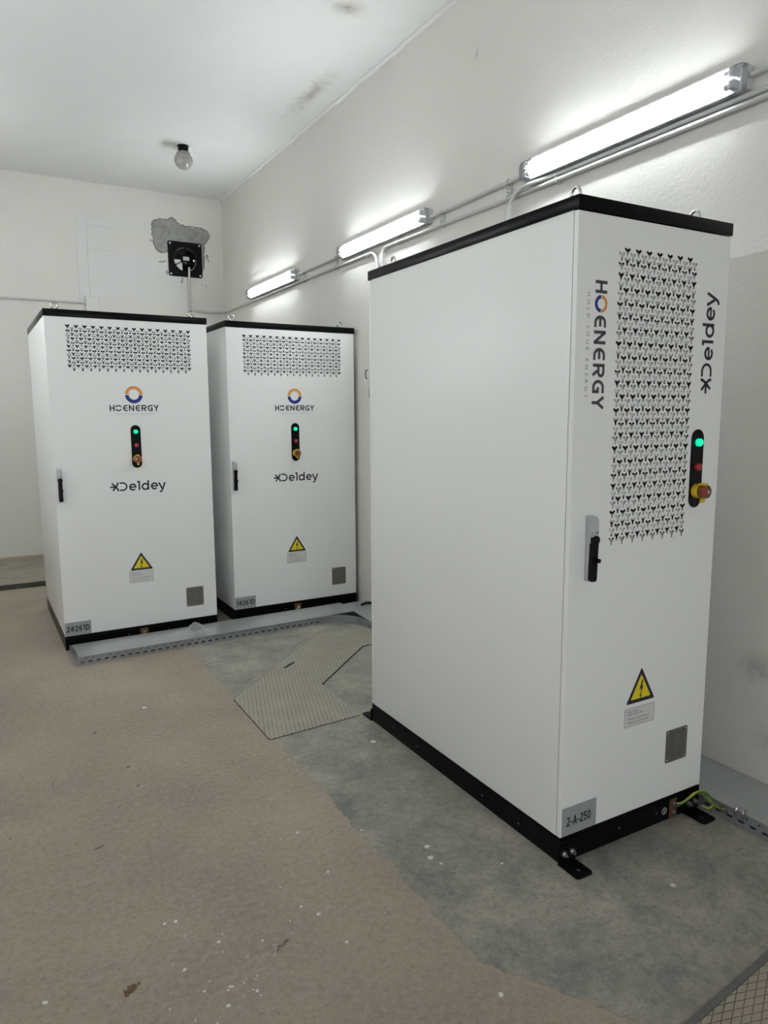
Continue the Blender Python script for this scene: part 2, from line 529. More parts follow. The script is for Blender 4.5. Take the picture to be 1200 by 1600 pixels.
# ------------------------------------------------------------------ the room
mb = MB(); mb.box((XL - 0.1, YF - 0.1, -0.15), (XR + 0.1, YB + 0.25, 0.0))
floor_o = structure(mb.build('floor', 'floor_concrete'), 'dusty taupe screed floor with a bare grey concrete strip beside the wall')
mb = MB(); mb.box((XL - 0.1, YF - 0.1, ZC), (XR + 0.1, YB + 0.25, ZC + 0.15))
ceiling = structure(mb.build('ceiling', 'ceiling_paint'), 'white painted ceiling')
mb = MB(); mb.box((XR, YF - 0.1, 0), (XR + 0.15, YB + 0.25, ZC))
wall_right = structure(mb.build('wall_right', 'wall_paint'), 'white plastered wall carrying the tube lights')
mb = MB(); mb.box((XL - 0.15, YF - 0.1, 0), (XL, YB + 0.25, ZC))
structure(mb.build('wall_left', 'wall_paint'))
# front wall behind the viewer; unseen opening added so daylight fills the cabinet fronts
DX0, DX1, DZ = -0.95, 1.05, 2.35
mb = MB()
mb.box((XL, YF - 0.15, 0), (DX0, YF, ZC)); mb.box((DX1, YF - 0.15, 0), (XR, YF, ZC)); mb.box((DX0, YF - 0.15, DZ), (DX1, YF, ZC))
structure(mb.build('wall_front', 'wall_paint'))
# back wall with the round fan opening bored through it
FX, FZ, FR, WT = 2.345, 3.425, 0.140, 0.16
d = D2()
hole = [(FX + FR * cos(2 * pi * i / 40), FZ + FR * sin(2 * pi * i / 40)) for i in range(40)]
d.poly([(XL, 0), (XR, 0), (XR, ZC), (XL, ZC)], holes=[hole])
mb = d.mapped((0, YB, 0), (1, 0, 0), (0, 0, 1))
mb2 = d.mapped((0, YB + WT, 0), (1, 0, 0), (0, 0, 1))
mb.add(mb2.v, mb2.f)
n = len(hole)
mb.add([(x, YB, z) for x, z in hole] + [(x, YB + WT, z) for x, z in hole], [(i, (i + 1) % n, n + (i + 1) % n, n + i) for i in range(n)])
wall_back = structure(mb.build('wall_back', 'wall_paint'), 'white end wall with the extractor fan')

random.seed(4)
# rough cement patch round the fan
def ragged(pts, amp, sub=6):
    out = []
    for i in range(len(pts)):
        a = Vector(pts[i]); b = Vector(pts[(i + 1) % len(pts)])
        for k in range(sub):
            p = a.lerp(b, k / sub)
            out.append((p.x + random.uniform(-amp, amp), p.y + random.uniform(-amp, amp)))
    return out
patch = [(1.966, 3.79), (2.00, 3.83), (2.078, 3.850), (2.15, 3.855), (2.20, 3.885), (2.24, 3.86), (2.283, 3.815), (2.36, 3.805), (2.445, 3.800),
         (2.54, 3.80), (2.595, 3.785), (2.637, 3.725), (2.60, 3.66), (2.569, 3.624), (2.562, 3.52), (2.56, 3.40), (2.54, 3.31), (2.515, 3.31), (2.505, 3.59), (2.185, 3.59), (2.18, 3.46), (2.141, 3.50),
         (2.05, 3.485), (1.99, 3.53), (1.975, 3.62)]
d = D2(); d.poly(ragged(patch, 0.007))
for cx, cz, rx, rz in ((2.06, 3.375, 0.035, 0.012), (2.10, 3.385, 0.02, 0.01), (2.12, 3.26, 0.012, 0.03), (2.29, 3.19, 0.010, 0.035), (2.28, 3.165, 0.008, 0.02),
                       (2.60, 3.48, 0.014, 0.035), (2.615, 3.44, 0.01, 0.02), (1.95, 3.60, 0.008, 0.016), (2.575, 3.14, 0.004, 0.02), (2.53, 3.16, 0.004, 0.012)):
    d.poly(ragged([(cx + rx * cos(a), cz + rz * sin(a)) for a in (0, 1.05, 2.1, 3.14, 4.2, 5.2)], 0.005, 3))
mb = MB()
for vz, mi in ((0.004, 0),):
    m2 = d.mapped((0, YB - vz, 0), (1, 0, 0), (0, 0, 1)); mb.add(m2.v, m2.f, mi)
o = mb.build('cement_patch', 'cement_patch', wall_back); o['label'] = 'rough grey cement patch around the fan'
# dark ragged rim of flaked paint around it
d = D2(); P0 = ragged(patch, 0.010, 8)
d.stroke(P0 + [P0[0]], 0.010)
o = d.mapped((0, YB - 0.0052, 0), (1, 0, 0), (0, 0, 1)).build('flaked_edge', 'plaster_pieces', wall_back)
# faintly proud over-painted boarding left of the fan
mb = MB()
mb.box((1.15, YB - 0.006, 2.85), (1.26, YB, 3.79), 0.003)
mb.box((1.26, YB - 0.006, 3.69), (1.96, YB, 3.785), 0.003)
mb.box((1.262, YB - 0.003, 2.93), (2.30, YB, 3.42), 0.002)
mb.box((1.262, YB - 0.003, 3.44), (1.50, YB, 3.685), 0.002)
o = mb.build('overpainted_board', 'board_paint', wall_back); o['label'] = 'painted-over blocked opening left of the fan'
# marks on wall and ceiling
def stain(name, parent, mat, org, ux, uy, wx, wy):
    d = D2(); d.quad((-wx / 2, -wy / 2), (wx / 2, -wy / 2), (wx / 2, wy / 2), (-wx / 2, wy / 2))
    mb = d.mapped(org, ux, uy)
    return mb.build(name, mat, parent)
stain('scuff', wall_right, 'scuff_stain', (XR - 0.002, 3.713, 3.74), (0, 1, 0), (0, 0, 1), 0.12, 0.22)
stain('scuff', wall_right, 'scuff_stain', (XR - 0.002, 1.72, 0.55), (0, 1, 0), (0, 0, 1), 0.5, 0.35)
stain('scuff', wall_right, 'scuff_stain', (XR - 0.002, 1.60, 0.25), (0, 1, 0), (0, 0, 1), 0.6, 0.30)
stain('damp_mark', ceiling, 'damp_stain', (2.25, 4.35, ZC - 0.002), (1, 0, 0), (0, 1, 0), 0.45, 0.35)
stain('damp_mark', ceiling, 'damp_stain', (2.55, 5.6, ZC - 0.002), (1, 0, 0), (0, 1, 0), 0.3, 1.6)
stain('scuff', wall_right, 'scuff_stain', (XR - 0.002, 5.28, 0.20), (0, 1, 0), (0, 0, 1), 0.10, 0.16)

# low concrete step along the back wall, steel nosing, bare plaster foot of the wall
mb = MB(); mb.box((XL, 7.425, 0), (XR, YB, 0.047))
structure(mb.build('trim_1', 'step_concrete'), 'low worn concrete step along the end wall')
mb = MB(); mb.box((XL, 7.412, 0), (XR, 7.4249, 0.048), 0.003)
for k in range(12):
    mb.cyl((XL + 0.30 + 0.31 * k, 7.413, 0.024), (XL + 0.30 + 0.31 * k, 7.409, 0.024), 0.009, n=10)
structure(mb.build('trim_2', 'steel_edge'), 'dark steel nosing of the step')
mb = MB(); mb.box((XL, YB - 0.006, 0.047), (XR, YB, 0.074), 0.002)
structure(mb.build('baseboard_back', 'bare_plaster'), 'strip of bare plaster at the foot of the end wall')

# ------------------------------------------------------------------ lettering shared by the cabinets
def hoenergy(with_o, part=None):
    T = 0.195; h = T / 2
    d = D2()
    def st(x0, *paths):
        for p in paths: d.stroke([(x0 + a, b) for a, b in p], T)
    if part != 1: st(0.0, [(h, 0), (h, 1)], [(0.76 - h, 0), (0.76 - h, 1)], [(h, .5), (0.76 - h, .5)])
    if part == 0: return d
    if with_o:
        st(0.87, arc(.50, .5, .44, 1 / 2 - h, 22, 158, 14), arc(.50, .5, .44, 1 / 2 - h, 202, 338, 14))
    def E(x0, w_):
        st(x0, [(w_, 1 - h)] + arc(.44, .5, .44 - h, .5 - h, 90, 270, 12) + [(w_, h)], [(h, .5), (w_ * .93, .5)])
    E(2.07, .72)
    st(2.98, [(h, 0), (h, 1)], [(.82 - h, 0), (.82 - h, 1)], [(h, 1 - h * .6), (.82 - h, h * .6)])
    E(4.02, .74)
    st(4.98, [(h, 0), (h, 1)], [(h, 1 - h)] + arc(.52, .69, .22, .31 - h, 90, -90, 8) + [(h, .69 - .31 + h)], [(.42, .40), (.80 - h, 0)])
    st(5.96, [(.82, 1 - h)] + arc(.46, .5, .46 - h, .5 - h, 90, 270, 12) + [(.82 - h, h)], [(.82 - h, 0), (.82 - h, .48)], [(.82, .48), (.45, .48)])
    st(6.93, [(h * .9, 1), (.435, .46)], [(.87 - h * .9, 1), (.435, .46)], [(.435, .52), (.435, 0)])
    return d
def deldey():
    d = D2(); t = 0.0112
    K = lambda *p: d.stroke(list(p), t)
    # spoked mark
    c = (0.0385, 0.031)
    K((0.0, 0.030), (0.045, 0.031))
    K((0.013, 0.056), (0.024, 0.045), c); K((0.017, 0.004), (0.027, 0.016), c)
    K((0.052, 0.062), (0.0515, 0.052), (0.046, 0.041), c); K((0.053, 0.0), (0.0525, 0.010), (0.046, 0.021), c)
    # D without its stem
    d.stroke([(0.064, 0.062 - t / 2)] + arc(0.085, 0.031, 0.031 - t / 2, 0.031 - t / 2, 90, -90, 14) + [(0.064, t / 2)], t * .92)
    def e(x0):
        cx, cy, r = x0 + 0.0258, 0.024, 0.0245 - t / 2 + .001
        d.stroke(arc(cx, cy, r, r, 0, 318, 22), t); d.stroke([(cx - r, cy), (cx + r + t * .3, cy)], t * .85)
    e(0.126)
    d.stroke([(0.182, 0.066 - t / 2), (0.196, 0.066 - t / 2)], t); d.stroke([(0.196, 0.066), (0.196, 0)], t)
    cx, cy, r = 0.237, 0.024, 0.0205
    d.ring(cx, cy, r - t / 2, r + t / 2, 0, 360, 24); d.stroke([(cx + r + .001, 0.068), (cx + r + .001, 0)], t)
    e(0.275)
    d.stroke([(0.332, 0.048), (0.353, 0.004)], t); d.stroke([(0.376, 0.048), (0.357, 0.0), (0.350, -0.014), (0.344, -0.0185), (0.336, -0.0185)], t)
    return d
def emblem(r):
    d = D2()
    d.ring(0, 0, r * .58, r, 183, 357, 30, 1)
    d.ring(0, 0, r * .80, r, 3, 177, 30, 0)
    nray = 8
    for i in range(nray):
        a0 = 3 + 174 * i / nray; a1 = 3 + 174 * (i + 1) / nray
        g0, g1 = (0 if i == 0 else 5.5), (0 if i == nray - 1 else 5.5)
        A = [(r * .58, a0 + g0), (r * .58, a1 - g1), (r * .82, a1 - (1.5 if g1 else 0)), (r * .82, a0 + (1.5 if g0 else 0))]
        d.quad(*[(q * cos(radians(a)), q * sin(radians(a))) for q, a in A], 0)
    return d
def greek(wd, ht, words, seed):
    """a line of print too small to read"""
    rnd = random.Random(seed); d = D2(); x = 0; tot = sum(words) + len(words) - 1; u = wd / tot
    for wn in words:
        for k in range(wn):
            t = ht * (1 if (k == 0 or rnd.random() < .25) else .7)
            d.quad((x + u * .12, 0), (x + u * .40, 0), (x + u * .40, t), (x + u * .12, t))
            y = rnd.choice((0, ht * .3, ht * .55))
            d.quad((x + u * .40, y), (x + u * .85, y), (x + u * .85, y + ht * .22), (x + u * .40, y + ht * .22))
            x += u
        x += u
    return d

def number_strokes(txt):
    t = .185; h = t / 2; d = D2(); x = 0
    G = {
        '0': (.60, [arc(.30, .5, .30 - h, .5 - h, 90, 450, 24)]),
        '1': (.40, [[(.05, .80), (.27, 1 - h * .4)], [(.27, 1), (.27, 0)]]),
        '2': (.58, [arc(.28, .70, .28 - h, .30 - h, 165, -35, 12) + [(h * .8, h), (.58, h)]]),
        '5': (.58, [[(.54, 1 - h), (.13, 1 - h), (.10, .56)] + arc(.28, .33, .30 - h, .33 - h, 105, -150, 14)]),
        '6': (.60, [arc(.30, .31, .30 - h, .31 - h, 0, 360, 20), [(.51, .95), (.30, .93), (.13, .70), (h, .34)]]),
        'A': (.72, [[(h * .8, 0), (.36, .98)], [(.72 - h * .8, 0), (.36, .98)], [(.17, .30), (.55, .30)]]),
        'D': (.70, [[(h, 0), (h, 1)], [(h, 1 - h), (.25, 1 - h)] + arc(.25, .5, .45 - h, .5 - h, 90, -90, 14) + [(h, h)]]),
        '#': (.66, [[(.18, .02), (.28, .98)], [(.40, .02), (.50, .98)], [(.04, .66), (.66, .66)], [(0, .32), (.62, .32)]]),
        '-': (.34, [[(0, .38), (.34, .38)]]),
    }
    for c in txt:
        w_, paths = G[c]
        for p in paths: d.stroke([(x + a, b) for a, b in p], t * (.75 if c == '#' else 1))
        x += w_ + .11
    return d

# the Y-shaped perforation, centred in its cell
YH = [(0, 7.6), (4, 11.2), (7.5, 12.6), (10.4, 11.4), (11.6, 8.2), (10.0, 4.8), (6.6, 1.6), (3.6, -2.4), (3.0, -6.5), (3.0, -13)]
YH = [(x * 1.24 + (.6 if x in (3.0, 3.6) else 0), y * (1.04 if y > 0 else 1.0) + (.7 if x < 6 or y > 2 else 1.2)) for x, y in YH]
YH = [(x / 1000, y / 1000) for x, y in YH]
YH = YH + [(-x, y) for x, y in YH[::-1] if x > 0]

VENT_DL = .0031
def vent_field(d, walls, x0, ncol, pw, ztop, nrow, ph, zlo, zhi, stag_first_down):
    """fills the rectangle [x0, x0+ncol*pw] x [zlo, zhi] of the door plate, leaving the holes"""
    hw, hh, dl = pw / 2, ph / 2, VENT_DL
    hole = [(x * pw / 0.0264, y * 1.06) for x, y in YH]
    # stepped cells interlock: wide beside the head, narrow beside the stem
    wn, ww = hw - dl, hw + dl
    outer = [(-wn, -hh), (wn, -hh), (wn, 0), (ww, 0), (ww, hh), (-ww, hh), (-ww, 0), (-wn, 0)]
    allp = outer + hole
    tris = tessellate_polygon([[Vector((x, y, 0)) for x, y in outer], [Vector((x, y, 0)) for x, y in hole]])
    zend = ztop - nrow * ph - hh
    def rect(xa, xb, za, zb_):
        if xb - xa > 1e-6 and za - zb_ > 1e-6: d.quad((xa, zb_), (xb, zb_), (xb, za), (xa, za))
    for c in range(ncol):
        cx = x0 + dl + (c + .5) * pw
        shift = (c % 2 == 0) == stag_first_down
        zt = ztop - (hh if shift else 0)
        spans = [(zhi, ztop, hw)]
        rect(cx - hw, cx + hw, zhi, ztop)
        if shift:
            rect(cx - wn, cx + wn, ztop, ztop - hh); spans.append((ztop, ztop - hh, wn))
        for r in range(nrow):
            cz = zt - (r + .5) * ph
            o = len(d.v)
            d.v += [(cx + x, cz + y) for x, y in allp]
            for t in tris: d.f.append(tuple(o + i for i in t)); d.m.append(0)
            walls.append([(cx + x, cz + y) for x, y in hole])
            spans += [(cz + hh, cz, ww), (cz, cz - hh, wn)]
        if not shift:
            rect(cx - ww, cx + ww, zend + hh, zend); spans.append((zend + hh, zend, ww))
        rect(cx - hw, cx + hw, zend, zlo); spans.append((zend, zlo, hw))
        for za, zb_, w_ in spans:
            if c == 0: rect(x0, cx - w_, za, zb_)
            if c == ncol - 1: rect(cx + w_, x0 + 2 * dl + ncol * pw, za, zb_)

MESHES = {}
def cabinet(loc, rot, W, Dp, H, label, number, vent, kind, cat='cabinet', group='white battery cabinets'):
    zb, lid = 0.0974, 0.043
    root = thing('battery_cabinet', loc, label, cat, group, rot)
    zt = H - lid
    P = lambda x, z, off=0.0: (x, -off, z)
    # enclosure, gaskets, rear panel
    mb = MB()
    mb.box((0.0, 0.0225, zb), (W, Dp - 0.0225, zt), 0.0025)
    mb.build('enclosure', 'cabinet_white', root, 40)
    # the front gasket is only a frame, so that the vents stay open
    mb = MB()
    zi, zo = zb + .004, zt - .006
    for lo, hi in (((.006, .0195, zi), (.03, .0226, zo)), ((W - .03, .0195, zi), (W - .006, .0226, zo)), ((.03, .0195, zi), (W - .03, .0226, zi + .03)), ((.03, .0195, zo - .03), (W - .03, .0226, zo)),
                   ):
        mb.box(lo, hi)
    mb.build('gasket', 'gasket', root)
    mb = MB(); mb.box((0, Dp - 0.0195, zb + .002), (W, Dp, zt - .003), 0.003); mb.build('rear_panel', 'cabinet_white', root, 40)
    # door with real perforations
    x0, ncol, pw, vtop, nrow, ph, slat, gapf = vent
    x0 -= VENT_DL; x1 = x0 + ncol * pw + 2 * VENT_DL
    vlo = vtop - nrow * ph - ph / 2 - .002; vhi = vtop + .002
    dz0, dz1, c = zb + 0.002, zt - 0.004, 0.003
    d = D2(); walls = []
    for a in (((c, dz0 + c), (x0, dz1 - c)), ((x1, dz0 + c), (W - c, dz1 - c)), ((x0, dz0 + c), (x1, vlo)), ((x0, vhi), (x1, dz1 - c))):
        (a0, b0), (a1, b1) = a
        d.quad((a0, b0), (a1, b0), (a1, b1), (a0, b1))
    key = ('door', W, H, x0)
    if key not in MESHES:
        vent_field(d, walls, x0, ncol, pw, vtop, nrow, ph, vlo, vhi, kind == 'tall')
        mb = d.mapped((0, 0, 0), (1, 0, 0), (0, 0, 1))
        for h in walls:
            n = len(h)
            mb.add([(x, 0, z) for x, z in h] + [(x, 0.0018, z) for x, z in h], [(i, (i + 1) % n, n + (i + 1) % n, n + i) for i in range(n)])
        # rim: two-step chamfer and returns
        R0 = [(c, dz0 + c), (W - c, dz0 + c), (W - c, dz1 - c), (c, dz1 - c)]
        R1 = [(c * .3, dz0 + c * .3), (W - c * .3, dz0 + c * .3), (W - c * .3, dz1 - c * .3), (c * .3, dz1 - c * .3)]
        R2 = [(0, dz0), (W, dz0), (W, dz1), (0, dz1)]
        vs = [(x, 0, z) for x, z in R0] + [(x, c * .3, z) for x, z in R1] + [(x, c, z) for x, z in R2] + [(x, 0.0195, z) for x, z in R2]
        fs = []
        for k in range(3):
            fs += [(k * 4 + i, k * 4 + (i + 1) % 4, k * 4 + 4 + (i + 1) % 4, k * 4 + 4 + i) for i in range(4)]
        mb.add(vs, fs)
        door = mb.build('door', 'cabinet_white', root)
        MESHES[key] = door.data
    else:
        door = bpy.data.objects.new('door', MESHES[key]); COL.objects.link(door); door.parent = root
    # louvres behind the perforation
    mb = MB()
    z = vhi + .01 if kind == 'tall' else vhi - .006
    while z > vlo - .01:
        a, b = z - slat * gapf, z - slat
        xa, xb = x0 - .01, x1 + .01; m_ = a - (a - b) * .42
        mb.add([(xa, .0155, a), (xb, .0155, a), (xb, .0075, m_), (xa, .0075, m_), (xb, .0030, b), (xa, .0030, b), (xb, .0150, b - slat * gapf * .3), (xa, .0150, b - slat * gapf * .3)],
               [(0, 1, 2, 3), (3, 2, 4, 5), (5, 4, 6, 7)], 0)
        z -= slat
    mb.box((x0 - .012, .0165, vlo - .012), (x1 + .012, .0190, vhi + .012), mi=1)
    lo = mb.build('vent_louver', ['louver_white', 'void_black'], door)
    # lid, plinth
    mb = MB(); mb.box((-0.004, -0.004, zt), (W + 0.004, Dp + 0.004, H), 0.0012)
    mb.build('lid', 'cabinet_black', root, 40)
    mb = MB(); mb.box((0.003, 0.003, 0.0), (W - 0.003, Dp - 0.003, zb)); mb.build('plinth', 'cabinet_black', root)
    segs = [0.0, 0.216 * Dp / 1.41, 0.444 * Dp / 1.41, 0.945 * Dp / 1.41, Dp]
    mbp = MB(); scr = []
    for sx in (0, 1):
        for a, b in zip(segs[:-1], segs[1:]):
            xa, xb = (0.0, 0.0032) if sx == 0 else (W - 0.0032, W)
            mbp.box((xa, a + .0012, 0.001), (xb, b - .0012, zb - .004), 0.0006)
    for s_, z_ in ((0.226, .039), (0.455, .042), (0.958, .045), (1.187, .051)):
        scr.append(((0.0, s_ * Dp / 1.41, z_), (-0.002, s_ * Dp / 1.41, z_)))
    mbp.box((0.001, 0.0, 0.001), (W - .001, 0.0032, zb - .013), 0.0006)
    mbp.build('plinth_panel', 'cabinet_black', root)
    for x_ in (0.30 * W / .76, 0.503 * W / .76):
        scr.append(((x_, 0.0005, 0.048), (x_, -0.0018, 0.048)))
    for a, b in scr:
        mb = MB(); mb.cyl(a, b, 0.004, n=10); mb.build('plinth_screw', 'bolt_steel', root, 40)
    # lifting eyes
    for ex, ey in ((.08, .1), (W - .08, .1), (.08, Dp - .1), (W - .08, Dp - .1)):
        mb = MB()
        mb.lathe((ex, ey, H - .001), (ex, ey, H + .016), [(0, .016), (.5, .016), (.7, .009), (1, .008)], 14)
        mb.tube([(ex + (0 if kind == 'tall' else .020 * cos(a)), ey + (.020 * cos(a) if kind == 'tall' else 0), H + .036 + .022 * sin(a)) for a in [2 * pi * i / 20 for i in range(21)]], .0055, 8)
        mb.build('lifting_eye', 'chrome', root, 50)
    # door handle
    hx = 0.0875 if kind == 'tall' else 0.031
    hz0, hz1 = 1.036, 1.264
    hd = MB(); hw = 0.0145
    hd.box((hx - hw, -0.017, hz0), (hx + hw, 0.0, hz1 - .060), 0.004)
    hd.add([(hx - hw, 0, hz1), (hx + hw, 0, hz1), (hx + hw, 0, hz1 - .07), (hx - hw, 0, hz1 - .07),
            (hx - hw, -.022, hz1 - .002), (hx + hw, -.022, hz1 - .002), (hx + hw, -.034, hz1 - .014), (hx - hw, -.034, hz1 - .014), (hx + hw, -.034, hz1 - .07), (hx - hw, -.034, hz1 - .07)],
           [(0, 1, 5, 4), (4, 5, 6, 7), (7, 6, 8, 9), (0, 4, 7, 9, 3), (1, 2, 8, 6, 5), (3, 9, 8, 2), (0, 3, 2, 1)])
    hd.cyl((hx, -.012, 1.183), (hx, -.026, 1.183), .0165, n=24)
    hand = hd.build('door_handle', 'handle_grey', root, 35)
    mb = MB()
    mb.cyl((hx, -.024, 1.183), (hx, -.040, 1.183), .0155, n=24)
    A = [(hx - .012, -.038, 1.18), (hx + .012, -.038, 1.18), (hx + .013, -.034, 1.045), (hx + .009, -.034, 1.038), (hx - .009, -.034, 1.038), (hx - .013, -.034, 1.045)]
    B = [(a, b + .016, c_) for a, b, c_ in A]
    mb.add(A + B, [(0, 1, 2, 3, 4, 5), (11, 10, 9, 8, 7, 6)] + [(i, (i + 1) % 6, 6 + (i + 1) % 6, 6 + i) for i in range(6)])
    mb.cyl((hx + .008, -.032, 1.112), (hx + .008, -.048, 1.112), .0075, n=14)
    o = mb.build('lever', 'plastic_black', hand, 35); o['label'] = 'black turning lever'
    d = D2(); d.stroke([(0, 0), (.006, .003), (.012, -.002), (.012, .006)], .0022); d.stroke([(-.014, -.010), (-.014, .004)], .002)
    d.mapped((hx - .002, -.0345, 1.207), (1, 0, 0), (0, 0, 1)).build('handle_marking', 'ink_black', hand)
    # control panel
    px = 0.632 if kind == 'tall' else 0.5385
    pz0, pz1, pr = 1.2545, 1.5485, 0.0335
    if kind != 'tall': pz0, pz1 = 1.245, 1.544
    cap = [(x, z) for x, z in arc(px, pz1 - pr, pr, pr, 0, 180, 16)] + [(x, z) for x, z in arc(px, pz0 + pr, pr, pr, 180, 360, 16)]
    mb = MB(); n = len(cap)
    mb.add([(x, -.0035, z) for x, z in cap] + [(x, 0, z) for x, z in cap], [tuple(range(n))] + [(i, (i + 1) % n, n + (i + 1) % n, n + i) for i in range(n)])
    panel = mb.build('control_panel', 'plastic_black', root, 40)
    gz, rz_, ez = (1.500, 1.408, 1.318) if kind == 'tall' else (1.498, 1.402, 1.308)
    for nm_, z_, m_ in (('indicator_lamp', gz, 'lamp_green'), ('push_button', rz_, 'plastic_red')):
        mb = MB(); mb.lathe((px, -.003, z_), (px, -.019, z_), [(0, .0145), (.75, .0145), (.92, .0125), (1, .007)], 24)
        o = mb.build(nm_, m_, panel, 50); o['label'] = 'lit green indicator' if m_ == 'lamp_green' else 'red push button'
    mb = MB()
    mb.lathe((px, -.003, ez), (px, -.030, ez), [(0, .0265), (.1, .0275), (1, .0265)], 32)
    mb.box((px - .011, -.052, ez + .022), (px + .011, -.022, ez + .031), .002)
    mb.lathe((px, -.030, ez - .034), (px, -.042, ez - .034), [(0, .008), (1, .008)], 14)
    mb.box((px - .005, -.042, ez - .032), (px + .005, -.028, ez - .022), .001)
    o = mb.build('emergency_stop_collar', 'plastic_yellow', panel, 40); o['label'] = 'yellow collar of the emergency stop'
    mb = MB(); mb.lathe((px, -.028, ez), (px, -.047, ez), [(0, .012), (.35, .014), (.4, .0195), (.85, .0195), (1, .017)], 28)
    o = mb.build('emergency_stop_button', 'mushroom_red', panel, 45); o['label'] = 'red mushroom button'
    mb = MB(); mb.lathe((px, -.029, ez), (px, -.056, ez), [(0, .0262), (.8, .0262), (.95, .0245), (1, .021)], 32)
    o = mb.build('emergency_stop_cover', 'clear_cap', panel, 45); o['label'] = 'clear hinged cover'
    # maker's lettering and emblem
    X, Z = (1, 0, 0), (0, 0, 1)
    if kind == 'tall':
        for k in (0, 1): hoenergy(False, k).mapped(P(.082, 2.0435, .0006), (0, 0, -1), X, .0540).build('maker_lettering', 'ink_grey', door)
        emblem(.0285).mapped(P(.1105, 1.969, .0006), (0, 0, -1), X).build('sun_emblem', ['emblem_orange', 'emblem_blue'], door)
        for wd_, t0, t1 in (('HOLD', 2.0025, 1.9205), ('YOUR', 1.899, 1.816), ('ENERGY', 1.789, 1.661)):
            text2d(wd_, t0 - t1, .0125, 1.9).mapped(P(.0475, t0, .0006), (0, 0, -1), X).build('tagline_lettering', 'ink_lightgrey', door)
        deldey().mapped(P(.6925, 1.681, .0006), (0, 0, 1), (-1, 0, 0), .965).build('installer_lettering', 'ink_black', door)
    else:
        hoenergy(True).mapped(P(.3755, 1.6405, .0006), X, Z, .0425).build('maker_lettering', 'ink_black', door)
        emblem(.0590).mapped(P(.540, 1.7535, .0006), X, Z).build('sun_emblem', ['emblem_orange', 'emblem_blue'], door)
        for wd_, t0, t1 in (('HOLD', .415, .478), ('YOUR', .498, .561), ('ENERGY', .583, .672)):
            text2d(wd_, t1 - t0, .009, 1.9).mapped(P(t0, 1.6165, .0006), X, Z).build('tagline_lettering', 'ink_lightgrey', door)
        deldey().mapped(P(.349, 1.0865, .0006), X, Z).build('installer_lettering', 'ink_black', door)
    # warning triangle and its small print
    tx, tz, tw, th = (.3855, .534, .153, .134) if kind == 'tall' else (.532, .512, .159, .128)
    tri = lambda k: [(tx + a * tw / 2 * k, tz + th * (.36 + (b - .36) * k)) for a, b in ((-1, 0), (1, 0), (0, 1))]
    def rnd_tri(k, r):
        pts = [Vector(p) for p in tri(k)]; out = []
        for i in range(3):
            a, b, c_ = pts[i - 1], pts[i], pts[(i + 1) % 3]
            for t in (0, .35, .65, 1):
                q0 = b + (a - b).normalized() * r; q1 = b + (c_ - b).normalized() * r
                out.append(tuple((q0.lerp(b, t * .6)).lerp(b.lerp(q1, .4 + t * .6), t)))
        return out
    d = D2(); d.poly(rnd_tri(1.0, .007))
    ws = d.mapped(P(0, 0, .0006), X, Z).build('warning_triangle', 'ink_black', root); ws['label'] = 'yellow and black high-voltage triangle'
    d = D2(); d.poly(rnd_tri(.70, .004)); d.mapped(P(0, 0, .0009), X, Z).build('triangle_field', 'warning_yellow', ws)
    bx, bz, s = tx, tz + th * .36 - .0015, 1.18 * th / .134
    d = D2()
    d.poly([(bx + a * s, bz + b * s) for a, b in ((.0035, .0330), (.0095, .0330), (.0035, .0120), (.0105, .0150), (.0005, -.0160), (.0045, -.0140), (-.0015, -.0290), (-.0065, -.0145), (-.0025, -.0155), (.0015, .0045), (-.0085, .0000))])
    d.mapped(P(0, 0, .0012), X, Z).build('lightning_bolt', 'ink_black', ws)
    sx0, sx1, sz0, sz1 = (.304, .463, .446, .5155) if kind == 'tall' else (.446, .610, .423, .504)
    d = D2(); d.quad((sx0 - .003, sz0 - .003), (sx1 + .003, sz0 - .003), (sx1 + .003, sz1 + .003), (sx0 - .003, sz1 + .003))
    note = d.mapped(P(0, 0, .0005), X, Z).build('warning_note', 'sticker_white', root); note['label'] = 'small printed warning note in a dashed frame'
    d = D2(); t = .0016
    def dash(a, b, n):
        a, b = Vector(a), Vector(b)
        for k in range(n):
            d.stroke([tuple(a.lerp(b, (k + .22) / n)), tuple(a.lerp(b, (k + .78) / n))], t)
    dash((sx0, sz0), (sx1, sz0), 11); dash((sx0, sz1), (sx1, sz1), 11); dash((sx0, sz0), (sx0, sz1), 5); dash((sx1, sz0), (sx1, sz1), 5)
    for (wd, ht, words, zz) in ((.058, .0070, [6, 5], .78), (.080, .0070, [5, 2, 5, 3], .62)):
        g = greek(wd, ht, words, int(wd * 1000)); o_ = len(d.v)
        d.v += [(sx0 + .016 + x, sz0 + (sz1 - sz0) * zz + y) for x, y in g.v]; d.f += [tuple(o_ + i for i in f) for f in g.f]; d.m += g.m
    for txt, wd, zz in (('Hazardous voltage, keep out!', .122, .34), ('Authorized Personnel Only', .112, .13)):
        g = text2d(txt, wd, .0095); o_ = len(d.v)
        d.v += [(sx0 + .016 + x, sz0 + (sz1 - sz0) * zz + y) for x, y in g.v]; d.f += [tuple(o_ + i for i in f) for f in g.f]; d.m += g.m
    d.mapped(P(0, 0, .0009), X, Z).build('warning_print', 'ink_grey', note)
    # metal nameplate
    nx0, nx1, nz0, nz1 = (.541, .665, .244, .3785) if kind == 'tall' else (.842, .970, .194, .338)
    mb = MB(); r = .008
    pl = arc(nx1 - r, nz1 - r, r, r, 0, 90, 5) + arc(nx0 + r, nz1 - r, r, r, 90, 180, 5) + arc(nx0 + r, nz0 + r, r, r, 180, 270, 5) + arc(nx1 - r, nz0 + r, r, r, 270, 360, 5)
    n = len(pl)
